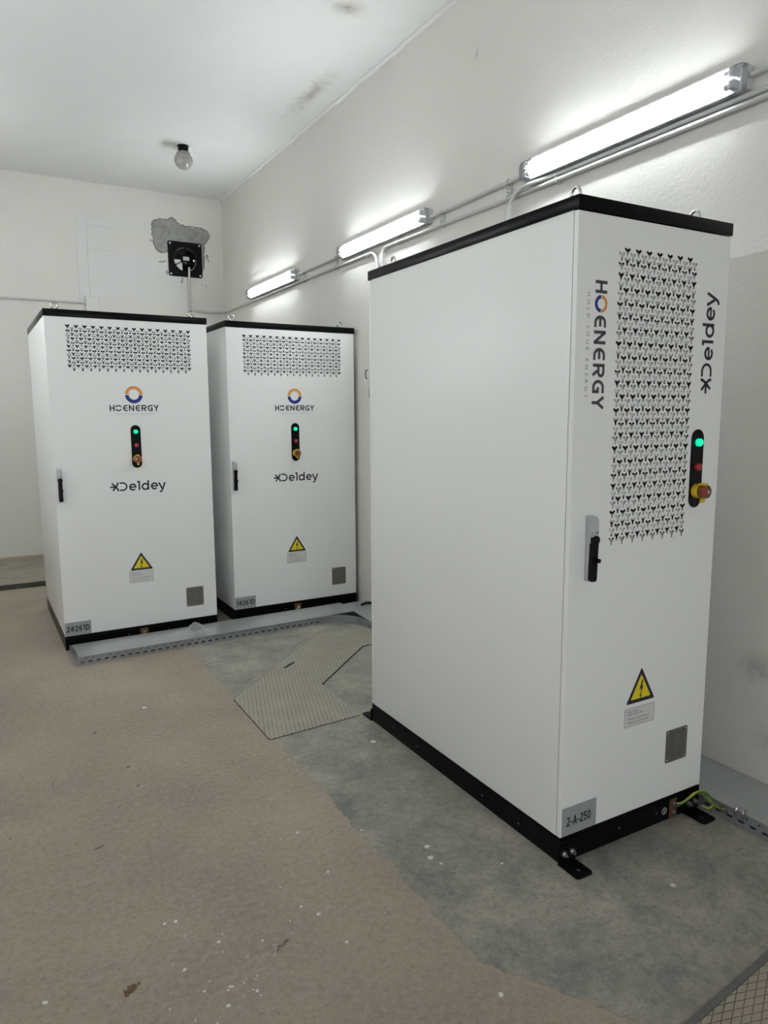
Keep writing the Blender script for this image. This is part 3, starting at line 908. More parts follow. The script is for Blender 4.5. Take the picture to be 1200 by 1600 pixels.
    mb.add([(x, -.0016, z) for x, z in pl] + [(x, 0, z) for x, z in pl], [tuple(range(n))] + [(i, (i + 1) % n, n + (i + 1) % n, n + i) for i in range(n)])
    plate = mb.build('nameplate', 'nameplate_steel', root); plate['label'] = 'grey metal rating plate'
    for x in (nx0 + .010, nx1 - .010):
        for z in (nz0 + .011, nz1 - .011):
            mb = MB(); mb.lathe((x, -.001, z), (x, -.0038, z), [(0, .004), (.6, .0036), (1, .0015)], 10)
            mb.build('rivet', 'chrome', plate, 50)
    d = D2()
    for k in range(9):
        zz = nz1 - .030 - k * .0108
        g = greek((nx1 - nx0) * (.32 if k % 3 else .40), .0032, [5, 4] if k % 2 else [7], k + 3); o_ = len(d.v)
        d.v += [(nx0 + .012 + x, zz + y) for x, y in g.v]; d.f += [tuple(o_ + i for i in f) for f in g.f]; d.m += g.m
        g = greek((nx1 - nx0) * (.20 if k % 2 else .25), .0032, [4] if k % 2 else [3, 2], k + 31); o_ = len(d.v)
        d.v += [(nx0 + .078 + x, zz + y) for x, y in g.v]; d.f += [tuple(o_ + i for i in f) for f in g.f]; d.m += g.m
    d.ring(nx1 - .022, nz1 - .014, .003, .006, 0, 360, 12)
    d.stroke([(nx0 + .02, nz1 - .018), (nx0 + .085, nz1 - .018)], .002)
    d.mapped(P(0, 0, .0019), X, Z).build('nameplate_print', 'ink_black', plate)
    # number sign
    qx0, qx1, qz0, qz1 = (.004, .1735, .1015, .2095) if kind == 'tall' else (.002, .171, .0995, .195)
    d = D2(); d.quad((qx0, qz0), (qx1, qz0), (qx1, qz1), (qx0, qz1))
    q = d.mapped(P(0, 0, .0008), X, Z).build('number_sign', 'sticker_grey', root); q['label'] = 'grey sign reading ' + number
    d = number_strokes(number)
    k_ = (.036 if kind == 'tall' else .040)
    wd_ = max(x for x, y in d.v); sx_ = (.118 if kind == 'tall' else .150) / wd_
    d.v = [(x * sx_, y * k_) for x, y in d.v]
    d.mapped(P(qx0 + (.024 if kind == 'tall' else .010), qz0 + (.034 if kind == 'tall' else .028), .0012), X, Z).build('number_lettering', 'ink_black', q)
    # earthing bar on the plinth
    ex0, ex1, ez0, ez1 = (.580, .621, .004, .082) if kind == 'tall' else (.500, .556, .030, .080)
    mb = MB(); mb.box((ex0, -.005, ez0), (ex1, .001, ez1), .001)
    bar = mb.build('earthing_bar', 'copper_bar', root); bar['label'] = 'brownish copper earthing bar'
    for z in ((.026, .064) if kind == 'tall' else (.052,)):
        mb = MB(); xm = (ex0 + ex1) / 2
        mb.cyl((xm, -.004, z), (xm, -.0075, z), .0115, n=18); mb.hexnut((xm, -.007, z), (xm, -.014, z), .009); mb.cyl((xm, -.013, z), (xm, -.021, z), .0045, n=12)
        mb.build('earth_bolt', 'bolt_steel' if kind == 'tall' else 'brass', bar, 40)
    if kind == 'tall':
        d = D2(); d.ring(0, 0, .012, .0145, 0, 360, 28)
        d.stroke([(0, .009), (0, .001)], .0022); d.stroke([(-.007, .001), (.007, .001)], .0022); d.stroke([(-.0045, -.0035), (.0045, -.0035)], .002); d.stroke([(-.002, -.0075), (.002, -.0075)], .002)
        d.mapped(P(.553, .042, .0006), X, Z).build('earth_symbol', 'sticker_white', root)
        # angle brackets holding the cabinet down
        for bx0, bolts, yy, sg in ((-.010, (.014, .052), 0, -1), (.664, (.690, .728), 0, -1), (-.010, (.014, .052), Dp, 1)):
            mb = MB()
            r = .008; fy = yy + sg * .100
            pl = [(bx0, yy), (bx0 + .076, yy)] + [(bx0 + .076, fy - sg * r), (bx0 + .076 - r, fy), (bx0 + r, fy), (bx0, fy - sg * r)]
            hx_, hy_ = bx0 + .041, yy + sg * .062
            dd = D2(); hole = [(hx_ + .0085 * cos(2 * pi * i / 16), hy_ + .0085 * sin(2 * pi * i / 16)) for i in range(16)]
            dd.poly(pl, holes=[hole])
            for z in (.0005, .0065):
                mm = dd.mapped((0, 0, z), (1, 0, 0), (0, 1, 0)); mb.add(mm.v, mm.f)
            for lp in (pl, hole):
                n = len(lp); mb.add([(x, y, .0005) for x, y in lp] + [(x, y, .0065) for x, y in lp], [(i, (i + 1) % n, n + (i + 1) % n, n + i) for i in range(n)])
            lo_, hi_ = sorted((yy - sg * .0005, yy + sg * .006))
            mb.box((bx0 + .002, lo_, .003), (bx0 + .086, hi_, .066), .004)
            br = mb.build('mounting_bracket', 'cabinet_black', root)
            for b_ in bolts:
                mb = MB(); y0 = yy + sg * .006
                mb.cyl((b_, y0, .038), (b_, y0 + sg * .003, .038), .0125, n=18)
                mb.hexnut((b_, y0 + sg * .003, .038), (b_, y0 + sg * .012, .038), .0105)
                mb.cyl((b_, y0 + sg * .011, .038), (b_, y0 + sg * .020, .038), .0052, n=12)
                mb.build('bracket_bolt', 'bolt_steel', br, 40)
    return root

RA = radians(-0.3845)
cabinet((1.7265, 1.7535, 0), RA, .7625, 1.4115, 2.300, 'large white cabinet in the foreground numbered 2-A-250 with a tall vent panel', '2-A-250',
        (.186, 15, .02635, 2.1605, 31, .0322, .0447, .46), 'tall')
cabinet((.4597, 5.2334, 0), radians(.2416), 1.0693, 1.3261, 2.3044, 'far left white cabinet numbered 2#261D with a wide short vent on top', '2#261D',
        (.127, 31, .02650, 2.2100, 9, .0322, .0256, .55), 'wide')
cabinet((1.6882, 5.2924, 0), radians(.06), 1.0693, 1.3261, 2.3044, 'middle white cabinet numbered 1#261D standing against the right wall', '1#261D',
        (.127, 31, .02650, 2.2100, 9, .0322, .0256, .55), 'wide')

# rough filler bead where the wall meets the ceiling
rb = random.Random(3)
def bead(a, b, n):
    a, b = Vector(a), Vector(b)
    mb = MB(); pts = []
    for i in range(n + 1):
        p = a.lerp(b, i / n); pts.append((p.x + rb.uniform(-.006, .006), p.y + rb.uniform(-.006, .006), p.z + rb.uniform(-.006, .006)))
    mb.tube(pts, .020, 10); return mb
structure(bead((XR - .004, YF, ZC - .004), (XR - .004, YB, ZC - .004), 150).build('trim_3', 'ceiling_paint', None, 60), 'rough filler bead between wall and ceiling')

# ------------------------------------------------------------------ tube lights
def tube_light(loc, label):
    """local: +y along the fitting (centre at 0), -x into the room, origin on the wall at mid height"""
    L = 1.315; h = .052
    root = thing('tube_light', loc, label, 'light fixture', 'twin tube light fittings on the wall')
    # housing tray, open to the room
    mb = MB()
    sec = [(0, -.046), (-.028, -h), (-.034, -h), (-.034, h), (-.028, h), (0, .046)]
    RIM = .0522
    n = len(sec)
    ends = [(-L / 2, .92), (-L / 2 + .012, 1), (L / 2 - .012, 1), (L / 2, .92)]
    vs = []
    for y, k in ends: vs += [(x, y, z * k) for x, z in sec]
    fs = [tuple(range(n)), tuple(3 * n + i for i in range(n))[::-1]]
    for j in range(3): fs += [(j * n + i, j * n + (i + 1) % n, (j + 1) * n + (i + 1) % n, (j + 1) * n + i) for i in range(n)]
    mb.add(vs, fs)
    # upright rim of the tray around the tubes
    for s in (1, -1):
        z0, z1 = sorted((s * (h - .003), s * h)); mb.box((-RIM, -L / 2 + .012, z0), (-.033, L / 2 - .012, z1))
    mb.build('housing', 'fixture_grey', root, 35)
    mb = MB(); mb.box((-.040, -L / 2 + .020, -.046), (-.0335, L / 2 - .020, .046), .003); mb.build('reflector', 'reflector_white', root)
    for s in (1, -1):
        mb = MB(); mb.cyl((-.062, -L / 2 + .075, s * .023), (-.062, L / 2 - .075, s * .023), .013, n=14)
        mb.build('tube', 'tube_glow', root, 40)
        for e in (1, -1):
            mb = MB(); y0 = e * (L / 2 - .075); y1 = e * (L / 2 - .056); y2 = e * (L / 2 - .028)
            mb.cyl((-.062, y0, s * .023), (-.062, y1, s * .023), .0135, n=16)
            lo, hi = sorted((y1, y2)); mb.box((-.078, lo, s * .023 - .018), (-.034, hi, s * .023 + .018), .006)
            mb.build('lampholder', 'lampholder_white', root, 40)
    # clear cover
    mb = MB()
    prof = [(-.034, -h), (-.060, -h * .98), (-.080, -h * .80), (-.090, -h * .45), (-.092, 0), (-.090, h * .45), (-.080, h * .80), (-.060, h * .98), (-.034, h)]
    n = len(prof); vs = []
    ys = [(-L / 2, .55, .90), (-L / 2 + .008, .85, .97), (-L / 2 + .03, 1, 1), (L / 2 - .03, 1, 1), (L / 2 - .008, .85, .97), (L / 2, .55, .90)]
    for y, kx, kz in ys: vs += [(-.034 + (x + .034) * kx, y, z * kz) for x, z in prof]
    fs = [tuple(range(n)), tuple(5 * n + i for i in range(n))[::-1]]
    for j in range(5): fs += [(j * n + i, j * n + i + 1, (j + 1) * n + i + 1, (j + 1) * n + i) for i in range(n - 1)]
    mb.add(vs, fs)
    o = mb.build('diffuser_cover', 'clear_cover', root, 40)
    # cover clips
    for y in (-.60, -.30, 0, .30, .60):
        for s in (1, -1):
            mb = MB(); z0, z1 = sorted((s * (h - .004), s * (h + .006))); mb.box((-.050, y - .011, z0), (-.026, y + .011, z1), .002)
            mb.build('cover_clip', 'clear_cap', root, 40)
    return root
ZL = 2.925
f0 = tube_light((XR, 2.565, ZL), 'nearest lit twin tube light on the right wall, above the large foreground cabinet')
copy_tree(f0, (XR, 4.845, ZL), 0, 'second lit tube light along the right wall, above the rear edge of the large cabinet')
copy_tree(f0, (XR, 7.09, ZL - .01), 0, 'farthest lit tube light on the right wall, nearest the extractor fan')
for y, wd in ((2.565, 'nearest the front wall'), (4.845, 'in the middle of its row'), (7.09, 'nearest the end wall')):
    copy_tree(f0, (XL, y, ZL), pi, 'tube light on the wall opposite the cabinets, ' + wd)

# ------------------------------------------------------------------ conduits on the right wall
CR = .0115; CX = XR - .022
def bend(pts, r, n=8):
    """polyline with rounded corners"""
    P = [Vector(p) for p in pts]; out = [P[0]]
    for i in range(1, len(P) - 1):
        a = (P[i - 1] - P[i]).normalized(); b = (P[i + 1] - P[i]).normalized()
        p0, p1 = P[i] + a * r, P[i] + b * r
        for k in range(n + 1):
            t = k / n; out.append((p0.lerp(P[i], t)).lerp(P[i].lerp(p1, t), t))
    out.append(P[-1])
    return [tuple(p) for p in out]
def conduit(pts, r, label, br=.07):
    mb = MB(); mb.tube(bend(pts, br), r, 14)
    o = mb.build('conduit', 'conduit_grey', None, 50)
    return tag(o, label, 'conduit', 'grey electrical conduits')
conduit([(CX, 1.9, ZL + .005), (CX, .95, ZL + .005)], CR, 'conduit leaving the right end of the nearest tube light')
conduit([(CX, 4.175, ZL - .012), (CX, 3.235, ZL - .004)], CR, 'upper conduit between the nearest and the second tube light')
conduit([(CX, 6.42, ZL - .012), (CX, 5.515, ZL - .012)], CR, 'upper conduit between the second and the farthest tube light')
conduit([(CX, -1.2, 2.855), (CX, 3.0, 2.855), (CX - .027, 3.24, 2.856), (CX - .027, 3.35, 2.80), (CX - .027, 3.352, 1.9)], CR, 'conduit under the nearest tube light bending down behind the large cabinet', .09)
conduit([(CX, -1.2, 2.824), (CX, 3.0, 2.827), (CX, 4.80, 2.842), (CX, 4.842, 2.78), (CX + .006, 4.845, 2.0)], CR, 'lower conduit along the right wall turning down at its far end', .05)
conduit([(CX, 8.70, 2.838), (CX, 6.2, 2.842), (CX, 4.97, 2.838), (CX, 4.912, 2.77), (CX, 4.91, 2.0)], CR, 'lower conduit from the end wall turning down beneath the second tube light', .05)
def clip(y, z0, z1, label, comb=True):
    mb = MB()
    mb.box((XR - .010, y - .010, z0 - .02), (XR, y + .010, z1 + .02), .002)
    for z in (z0, z1):
        mb.tube([(CX + (CR + .003) * cos(a), y, z + (CR + .003) * sin(a)) for a in [pi * .25 + 1.5 * pi * k / 12 for k in range(13)]], .003, 8)
    if comb:
        for k in range(3):
            zz = z0 + .028 + k * .018
            mb.tube([(XR - .008, y + .004, zz), (XR - .022, y + .006, zz), (XR - .030, y + .012, zz + .006)], .0035, 8)
    o = mb.build('conduit_clip', 'conduit_grey', None, 45)
    return tag(o, label, 'pipe clip', 'conduit clips on the right wall')
clip(3.375, 2.838, 2.920, 'comb-shaped conduit clip just left of the nearest tube light')
clip(4.05, 2.840, 2.914, 'comb-shaped conduit clip just right of the second tube light')
clip(5.624, 2.840, 2.912, 'comb-shaped conduit clip just left of the second tube light')
clip(6.296, 2.842, 2.912, 'comb-shaped conduit clip just right of the farthest tube light')
clip(5.07, 2.835, 2.835, 'small conduit clip below the left end of the second tube light', False)
clip(2.98, 2.827, 2.855, 'small conduit clip below the left part of the nearest tube light', False)
clip(4.60, 2.8405, 2.8405, 'small conduit clip above the rear edge of the large cabinet', False)

# end-wall conduits and trunking
conduit([(XL, YB - .022, 2.846), (1.205, YB - .022, 2.850)], CR, 'horizontal conduit on the end wall left of the fan')
conduit([(2.368, YB - .042, 3.335), (2.368, YB - .022, 3.20), (2.364, YB - .022, 2.838), (2.62, YB - .022, 2.838), (XR - .03, YB - .022, 2.845), (XR - .022, 8.71, 2.838)], .0125,
        'conduit dropping from the extractor fan and turning right to the corner', .03)
mb = MB()
mb.box((1.210, YB - .030, 2.30), (1.345, YB - .002, 2.918), .004)
root = thing('cable_trunking', (0, 0, 0), 'white cable trunking rising behind the left cabinet on the end wall', 'trunking')
mb.build('trunking_duct', 'trunking_white', root)
mb = MB(); mb.box((1.198, YB - .034, 2.825), (1.209, YB - .002, 2.925), .003); mb.build('end_flange', 'conduit_grey', root)

# ------------------------------------------------------------------ extractor fan
fan = thing('extractor_fan', (FX - .010, YB, FZ), 'black square extractor fan on the end wall below a cement patch', 'fan')
hs = .198
mb = MB(); d = D2(); r = .02
sq = arc(hs - r, hs - r, r, r, 0, 90, 6) + arc(-hs + r, hs - r, r, r, 90, 180, 6) + arc(-hs + r, -hs + r, r, r, 180, 270, 6) + arc(hs - r, -hs + r, r, r, 270, 360, 6)
ho = [(.138 * cos(2 * pi * i / 40), .138 * sin(2 * pi * i / 40)) for i in range(40)]
d.poly(sq, holes=[ho])
for y in (-.012, -.004):
    m2 = d.mapped((0, y, 0), (1, 0, 0), (0, 0, 1)); mb.add(m2.v, m2.f)
for lp in (sq, ho):
    n = len(lp); mb.add([(x, -.012, z) for x, z in lp] + [(x, -.004, z) for x, z in lp], [(i, (i + 1) % n, n + (i + 1) % n, n + i) for i in range(n)])
mb.build('mounting_plate', 'plastic_black', fan)
mb = MB(); mb.tube([(.142 * cos(a), -.016, .142 * sin(a)) for a in [2 * pi * i / 48 for i in range(49)]], .008, 10, caps=False)
mb.lathe((0, -.010, 0), (0, .10, 0), [(0, .1375), (1, .1375)], 40, False)
mb.build('inlet_ring', 'plastic_black', fan, 50)
for k in range(5):
    mb = MB(); a0 = radians(k * 72 + 255); vs = []
    for i in range(7):
        t = i / 6; r_ = .045 + .088 * t
        for j in range(7):
            s_ = j / 6 - .5; aa = a0 + s_ * radians(62 + 6 * t)
            vs.append((r_ * cos(aa), .035 + s_ * .045, r_ * sin(aa)))
    n = len(vs); fs = [(i * 7 + j, i * 7 + j + 1, i * 7 + j + 8, i * 7 + j + 7) for i in range(6) for j in range(6)]
    mb.add(vs, fs); mb.add([(x, y + .003, z) for x, y, z in vs], [f[::-1] for f in fs])
    mb.build('fan_blade', 'plastic_black', fan, 50)
mb = MB(); mb.lathe((0, -.014, 0), (0, .06, 0), [(0, .050), (.05, .056), (1, .058)], 32)
for k in range(3):
    a = radians(90 + 120 * k); mb.tube([(.05 * cos(a), -.006, .05 * sin(a)), (.142 * cos(a), -.008, .142 * sin(a))], .006, 8)
mb.build('motor', 'plastic_black', fan, 40)
d = D2(); d.quad((-.035, -.019), (.035, -.019), (.035, .022), (-.035, .022), 0)
for k in range(2):
    g = greek(.052, .009, [3, 3], k + 50); o_ = len(d.v); d.v += [(-.026 + x, -.010 + k * .016 + y) for x, y in g.v]; d.f += [tuple(o_ + i for i in f) for f in g.f]; d.m += [1] * len(g.f)
mm = d.mapped((.010, -.0146, .010), (1, 0, 0), (0, 0, 1))
mm.v = [(x, y - (.0006 if i >= 4 else 0), z) for i, (x, y, z) in enumerate(mm.v)]
o = mm.build('motor_sticker', ['sticker_white', 'ink_grey'], fan); o['label'] = 'white rating sticker'
# shutter added behind the blades: blocks the sky except in one gap
d = D2(); d.poly([(.132 * cos(radians(a)), .132 * sin(radians(a))) for a in range(-108, 179, 7)] + [(-.02, -.02)])
mb = MB()
for y in (.112, .116):
    m2 = d.mapped((0, y, 0), (1, 0, 0), (0, 0, 1)); mb.add(m2.v, m2.f)
mb.build('sky_blocker', 'plastic_black', fan)
for sx in (-1, 1):
    for sz in (-1, 1):
        mb = MB(); mb.lathe((sx * .172, -.011, sz * .172), (sx * .172, -.017, sz * .172), [(0, .0115), (.6, .011), (1, .006)], 14)
        mb.build('fixing_screw', 'sticker_white', fan, 50)

# ------------------------------------------------------------------ globe lamp on the ceiling
lamp = thing('globe_lamp', (1.945, 7.2, ZC), 'unlit glass globe lamp with a black base on the ceiling', 'lamp')
mb = MB(); mb.lathe((0, 0, 0), (0, 0, -.062), [(0, .054), (.12, .054), (.16, .049), (.9, .047), (1, .044)], 28); mb.build('lamp_base', 'plastic_black', lamp, 40)
mb = MB()
prof = [(0, .040), (.03, .050), (.08, .064)] + [(.5 - .5 * cos(a), .0860 * sin(a)) for a in [.75 + (pi - .75) * i / 14 for i in range(14)]] + [(1, .002)]
mb.lathe((0, 0, -.050), (0, 0, -.214), prof, 32); mb.build('glass_globe', 'globe_glass', lamp, 60)

# ------------------------------------------------------------------ cable trays
def rail(mb, L, H_, per=.05, dots=True):
    """perforated upright strip along +x, in the xz plane"""
    n = int(L / per); x0 = (L - n * per) / 2
    d = D2()
    d.quad((0, 0), (x0, 0), (x0, H_), (0, H_)); d.quad((L - x0, 0), (L, 0), (L, H_), (L - x0, H_))
    zs, zd = H_ * .34, H_ * .72
    slot = arc(.010, zs, .0045, .0045, -90, 90, 4) + arc(-.009, zs, .0045, .0045, 90, 270, 4)
    slot = [(x - .008, z) for x, z in slot]
    dot = [(.016 + .0045 * cos(2 * pi * i / 8), zd + .0045 * sin(2 * pi * i / 8)) for i in range(8)]
    out = [(-per / 2, 0), (per / 2, 0), (per / 2, H_), (-per / 2, H_)]
    tris = tessellate_polygon([[Vector((x, z, 0)) for x, z in l] for l in (out, slot, dot)])
    allp = out + slot + dot
    for k in range(n):
        cx = x0 + (k + .5) * per; o = len(d.v)
        d.v += [(cx + x, z) for x, z in allp]; d.f += [tuple(o + i for i in t) for t in tris]; d.m += [0] * len(tris)
    return d
TH = .056
def tray(name, loc, rotz, L, W_, label, lips=True):
    root = thing(name, loc, label, 'cable tray', None, rotz)
    for k, y in ((0, 0), (1, W_)):
        mb = MB(); d = rail(mb, L, TH)
        for yy in (y - .0007, y + .0007):
            m2 = d.mapped((0, yy, 0), (1, 0, 0), (0, 0, 1)); mb.add(m2.v, m2.f)
        lo, hi = sorted((y, y + (.010 if k == 0 else -.010)))
        mb.box((0, lo, TH - .0015), (L, hi, TH))
        mb.build('side_rail', 'galvanized', root)
    mb = MB(); mb.box((0, .0008, .001), (L, W_ - .0008, .0025)); mb.build('tray_floor', 'galvanized', root)
    return root
ta = math.atan2(4.911 - 4.866, 2.238 - .484)
tray('cable_tray', (.482, 4.868, 0), ta, 1.79, .292, 'perforated steel cable tray lying in front of the two far cabinets')
tray('cable_tray', (2.508, 4.64, 0), -pi / 2, 4.9, .272, 'perforated steel cable tray running along the foot of the right wall')
# elbow joining them
el = thing('cable_tray_elbow', (0, 0, 0), 'curved steel tray elbow between the middle and the large cabinet', 'cable tray')
pts = [(2.272, 4.9135)] + arc(2.285, 4.668, .2235, .2465, 90, 0, 14) + [(2.5085, 4.642)]
mb = MB(); vs, fs = [], []
for x, y in pts: vs += [(x, y, 0.001), (x, y, TH)]
for i in range(len(pts) - 1): fs.append((2 * i, 2 * i + 2, 2 * i + 3, 2 * i + 1))
mb.add(vs, fs); mb.add([(x + .0012, y + .0012, z) for x, y, z in vs], [f[::-1] for f in fs]); mb.build('side_rail', 'galvanized', el, 60)
mb = MB(); poly = pts + [(XR - .012, 4.64), (XR - .012, 5.18), (2.272, 5.20)]
mb.prism(poly, .001, .0025); mb.build('tray_floor', 'galvanized', el)
mb = MB()
for i in (3, 12):
    x, y = pts[i]; nx, ny = Vector((x - 2.285, y - 4.668)).normalized()
    mb.hexnut((x - nx * .001, y - ny * .001, .032), (x - nx * .010, y - ny * .010, .032), .008)
mb.build('tray_bolt', 'chrome', el, 40)
# covers rest on the trays
mb = MB(); c0, s0 = cos(ta), sin(ta)
cov = [(.500, 4.862), (2.56, 4.862 + (2.56 - .5) * math.tan(ta) + .0), (2.56, 5.205), (.490, 5.158)]
mb.prism(cov, TH + .0004, TH + .0022)
tag(mb.build('cable_tray_cover', 'galvanized_cover'), 'grey sheet cover on the tray before the two far cabinets', 'tray cover')
mb = MB(); mb.prism([(2.553, 5.146), (2.508, 4.62), (2.502, 1.0), (2.502, -.2), (2.786, -.2), (2.786, 5.16)], TH + .0026, TH + .0050)
tag(mb.build('cable_tray_cover', 'galvanized_cover'), 'grey sheet cover on the tray along the right wall', 'tray cover')
# spring clip and bolt on the wall tray
mb = MB()
mb.tube([(2.500, 1.560, .030), (2.497, 1.560, .060), (2.503, 1.562, .068), (2.520, 1.566, .070), (2.532, 1.568, .0655)], .004, 8)
mb.tube([(2.500, 1.590, .030), (2.497, 1.590, .060), (2.503, 1.590, .068), (2.520, 1.590, .068)], .003, 8)
tag(mb.build('cover_clip', 'chrome'), 'small bright spring clip on the edge of the wall tray', 'clip')
mb = MB(); mb.hexnut((2.508, 1.640, .036), (2.494, 1.640, .036), .011); mb.cyl((2.495, 1.640, .036), (2.484, 1.640, .036), .005, n=12); mb.cyl((2.5075, 1.64, .036), (2.504, 1.64, .036), .014, n=18)
tag(mb.build('tray_bolt', 'bolt_steel'), 'steel earthing bolt on the wall tray at the end of a cable', 'bolt')
# black cable end on the wall tray behind the large cabinet
mb = MB(); mb.tube(bend([(2.66, 5.02, TH + .013), (2.70, 5.055, TH + .013), (2.76, 5.05, TH + .013), (2.778, 4.6, TH + .013), (2.775, 3.4, TH + .013)], .05), .008, 10)
tag(mb.build('cable', 'plastic_black', None, 50), 'black cable on the tray cover beside the middle cabinet', 'cable')

# ------------------------------------------------------------------ earthing cables
def smooth_path(P, n=8):
    P = [Vector(p) for p in P]; out = []
    Q = [P[0] * 2 - P[1]] + P + [P[-1] * 2 - P[-2]]
    for i in range(1, len(Q) - 2):
        for k in range(n):
            t = k / n; a, b, c_, d_ = Q[i - 1], Q[i], Q[i + 1], Q[i + 2]
            out.append(.5 * ((2 * b) + (c_ - a) * t + (2 * a - 5 * b + 4 * c_ - d_) * t * t + (3 * b - a - 3 * c_ + d_) * t ** 3))
    out.append(P[-1]); return [tuple(p) for p in out]
def earth_cable(P, label):
    mb = MB(); mb.tube(smooth_path(P), .0048, 12, stripes=[0, 0, 0, 1, 1, 1, 0, 0, 1, 1, 1, 0])
    o = mb.build('earthing_cable', ['cable_yellow', 'cable_green'], None, 60)
    return tag(o, label, 'cable', 'green and yellow earthing cables')
earth_cable([(2.331, 1.731, .066), (2.350, 1.722, .070), (2.385, 1.712, .088), (2.420, 1.705, .104), (2.455, 1.697, .098), (2.480, 1.688, .068), (2.484, 1.680, .040), (2.470, 1.690, .026), (2.458, 1.712, .030)],
            'looped green-yellow cable curling from the copper bar back under the large cabinet')
earth_cable([(2.331, 1.733, .058), (2.352, 1.727, .063), (2.388, 1.722, .079), (2.425, 1.720, .092), (2.455, 1.712, .082), (2.472, 1.690, .060), (2.486, 1.664, .044), (2.492, 1.644, .036)],
            'straighter green-yellow cable ending at the bolt on the wall tray')
mb = MB(); mb.tube(smooth_path([(2.222, 5.276, .052), (2.214, 5.255, .060), (2.195, 5.225, .062), (2.165, 5.19, .0645)]), .0055, 10)
tag(mb.build('cable', 'cable_pale', None, 60), 'short pale cable end at the foot of the middle cabinet', 'cable')

# ------------------------------------------------------------------ bag of hardware on the tray cover
bagr = thing('plastic_bag', (1.27, 5.04, TH + .0022), 'clear plastic bag of small hardware lying on the tray cover', 'bag')
random.seed(8)
mb = MB(); nx, ny = 30, 18; vs, top = [], []
for i in range(nx + 1):
    for j in range(ny + 1):
        u_, v_ = i / nx, j / ny
        x = -.125 + .25 * u_; wd = .035 + .055 * sin(pi * min(1, u_ * .75 + .12)); y = (v_ - .5) * 2 * wd
        env = (sin(pi * v_) ** .7) * (.010 + .045 * math.exp(-((u_ - .68) / .20) ** 2)) * (1 if 0 < i < nx else .2)
        z = env + env * random.uniform(-.28, .28) + .0012
        vs.append((x + random.uniform(-.003, .003), y + random.uniform(-.003, .003), max(.0012, z)))
fs = [(i * (ny + 1) + j, i * (ny + 1) + j + 1, (i + 1) * (ny + 1) + j + 1, (i + 1) * (ny + 1) + j) for i in range(nx) for j in range(ny)]
mb.add(vs, fs); mb.add([(x, y, .0006) for x, y, z in vs], [f[::-1] for f in fs])
mb.build('bag_film', 'bag_film', bagr, 25)
mb = MB()
for k in range(16):
    x, y = .045 + random.uniform(-.045, .045), random.uniform(-.035, .035); z = .011 + random.uniform(0, .014); a = random.uniform(0, pi)
    mb.hexnut((x, y, z), (x + .007 * cos(a), y + .007 * sin(a), z + .002), .008); mb.cyl((x, y, z), (x - .020 * cos(a), y - .020 * sin(a), z - .002), .0035, n=8)
mb.build('bagged_bolts', 'bolt_steel', bagr, 40)

# ------------------------------------------------------------------ switch box glimpsed behind the large cabinet
sb = thing('wall_socket', (XR, 5.085, 1.85), 'white wall box with a dark wire behind the rear edge of the large cabinet', 'wall socket')
mb = MB(); mb.box((-.030, -.040, -.040), (0, .038, .036), .006); mb.box((-.034, -.034, -.012), (-.028, .030, .030), .003); mb.build('socket_box', 'trunking_white', sb, 40)
mb = MB(); mb.tube(smooth_path([(-.02, .000, .112), (-.03, .010, .10), (-.03, .016, .078), (-.03, .010, .052), (-.02, -.002, .030)]), .004, 8); mb.build('wire', 'plastic_black', sb, 60)
mb = MB(); mb.tube([(-.012, -.012, -.04), (-.012, -.012, -.11)], .006, 8); mb.build('wire', 'conduit_grey', sb, 60)

# ------------------------------------------------------------------ trench covers in the floor
PZ = .004
cov = [(1.190, 3.812), (1.183, 3.223), (1.712, 3.254), (1.716, 3.761), (2.266, 4.268), (2.52, 4.28), (2.52, 4.66), (2.114, 4.663), (1.813, 4.395)]
tc_ = thing('trench_cover', (0, 0, 0), 'bent steel tread plate set in the floor beside the large cabinet', 'floor plate')
dirv = (Vector((1.728, 4.207)) - Vector((1.629, 4.136))).normalized(); nrm = Vector((-dirv.y, dirv.x))
mid = Vector((1.679, 4.172)); hl, hw_ = .062, .011
slot = [tuple(mid + dirv * a * hl + nrm * b * hw_) for a, b in ((-1, -1), (1, -1), (1, 1), (-1, 1))]
d = D2(); d.poly(cov, holes=[slot])
mb = d.mapped((0, 0, PZ), (1, 0, 0), (0, 1, 0))
for lp in (cov, slot):
    n = len(lp); mb.add([(x, y, .0012) for x, y in lp] + [(x, y, PZ) for x, y in lp], [(i, (i + 1) % n, n + (i + 1) % n, n + i) for i in range(n)])
mb.build('tread_plate', 'tread_plate', tc_)
d = D2(); d.quad(*slot); d.mapped((0, 0, .0012), (1, 0, 0), (0, 1, 0)).build('lifting_slot', 'void_black', tc_)
# dark open joints at some of its edges
d = D2()
for a, b, t in (((1.190, 3.812), (1.183, 3.223), .009), ((1.183, 3.223), (1.712, 3.254), .007), ((1.716, 3.761), (2.266, 4.268), .018), ((2.266, 4.268), (2.52, 4.28), .016), ((1.19, 3.815), (1.60, 4.20), .004)):
    d.stroke([a, b], t)
d.mapped((0, 0, .0009), (1, 0, 0), (0, 1, 0)).build('edge_joint', 'void_black', tc_)
# pale mortar bed along the far edge
d = D2(); d.stroke([(1.17, 3.83), (1.80, 4.42), (2.11, 4.69), (2.50, 4.69)], .022)
d.mapped((0, 0, .0006), (1, 0, 0), (0, 1, 0)).build('mortar_bed', 'step_concrete', tc_)

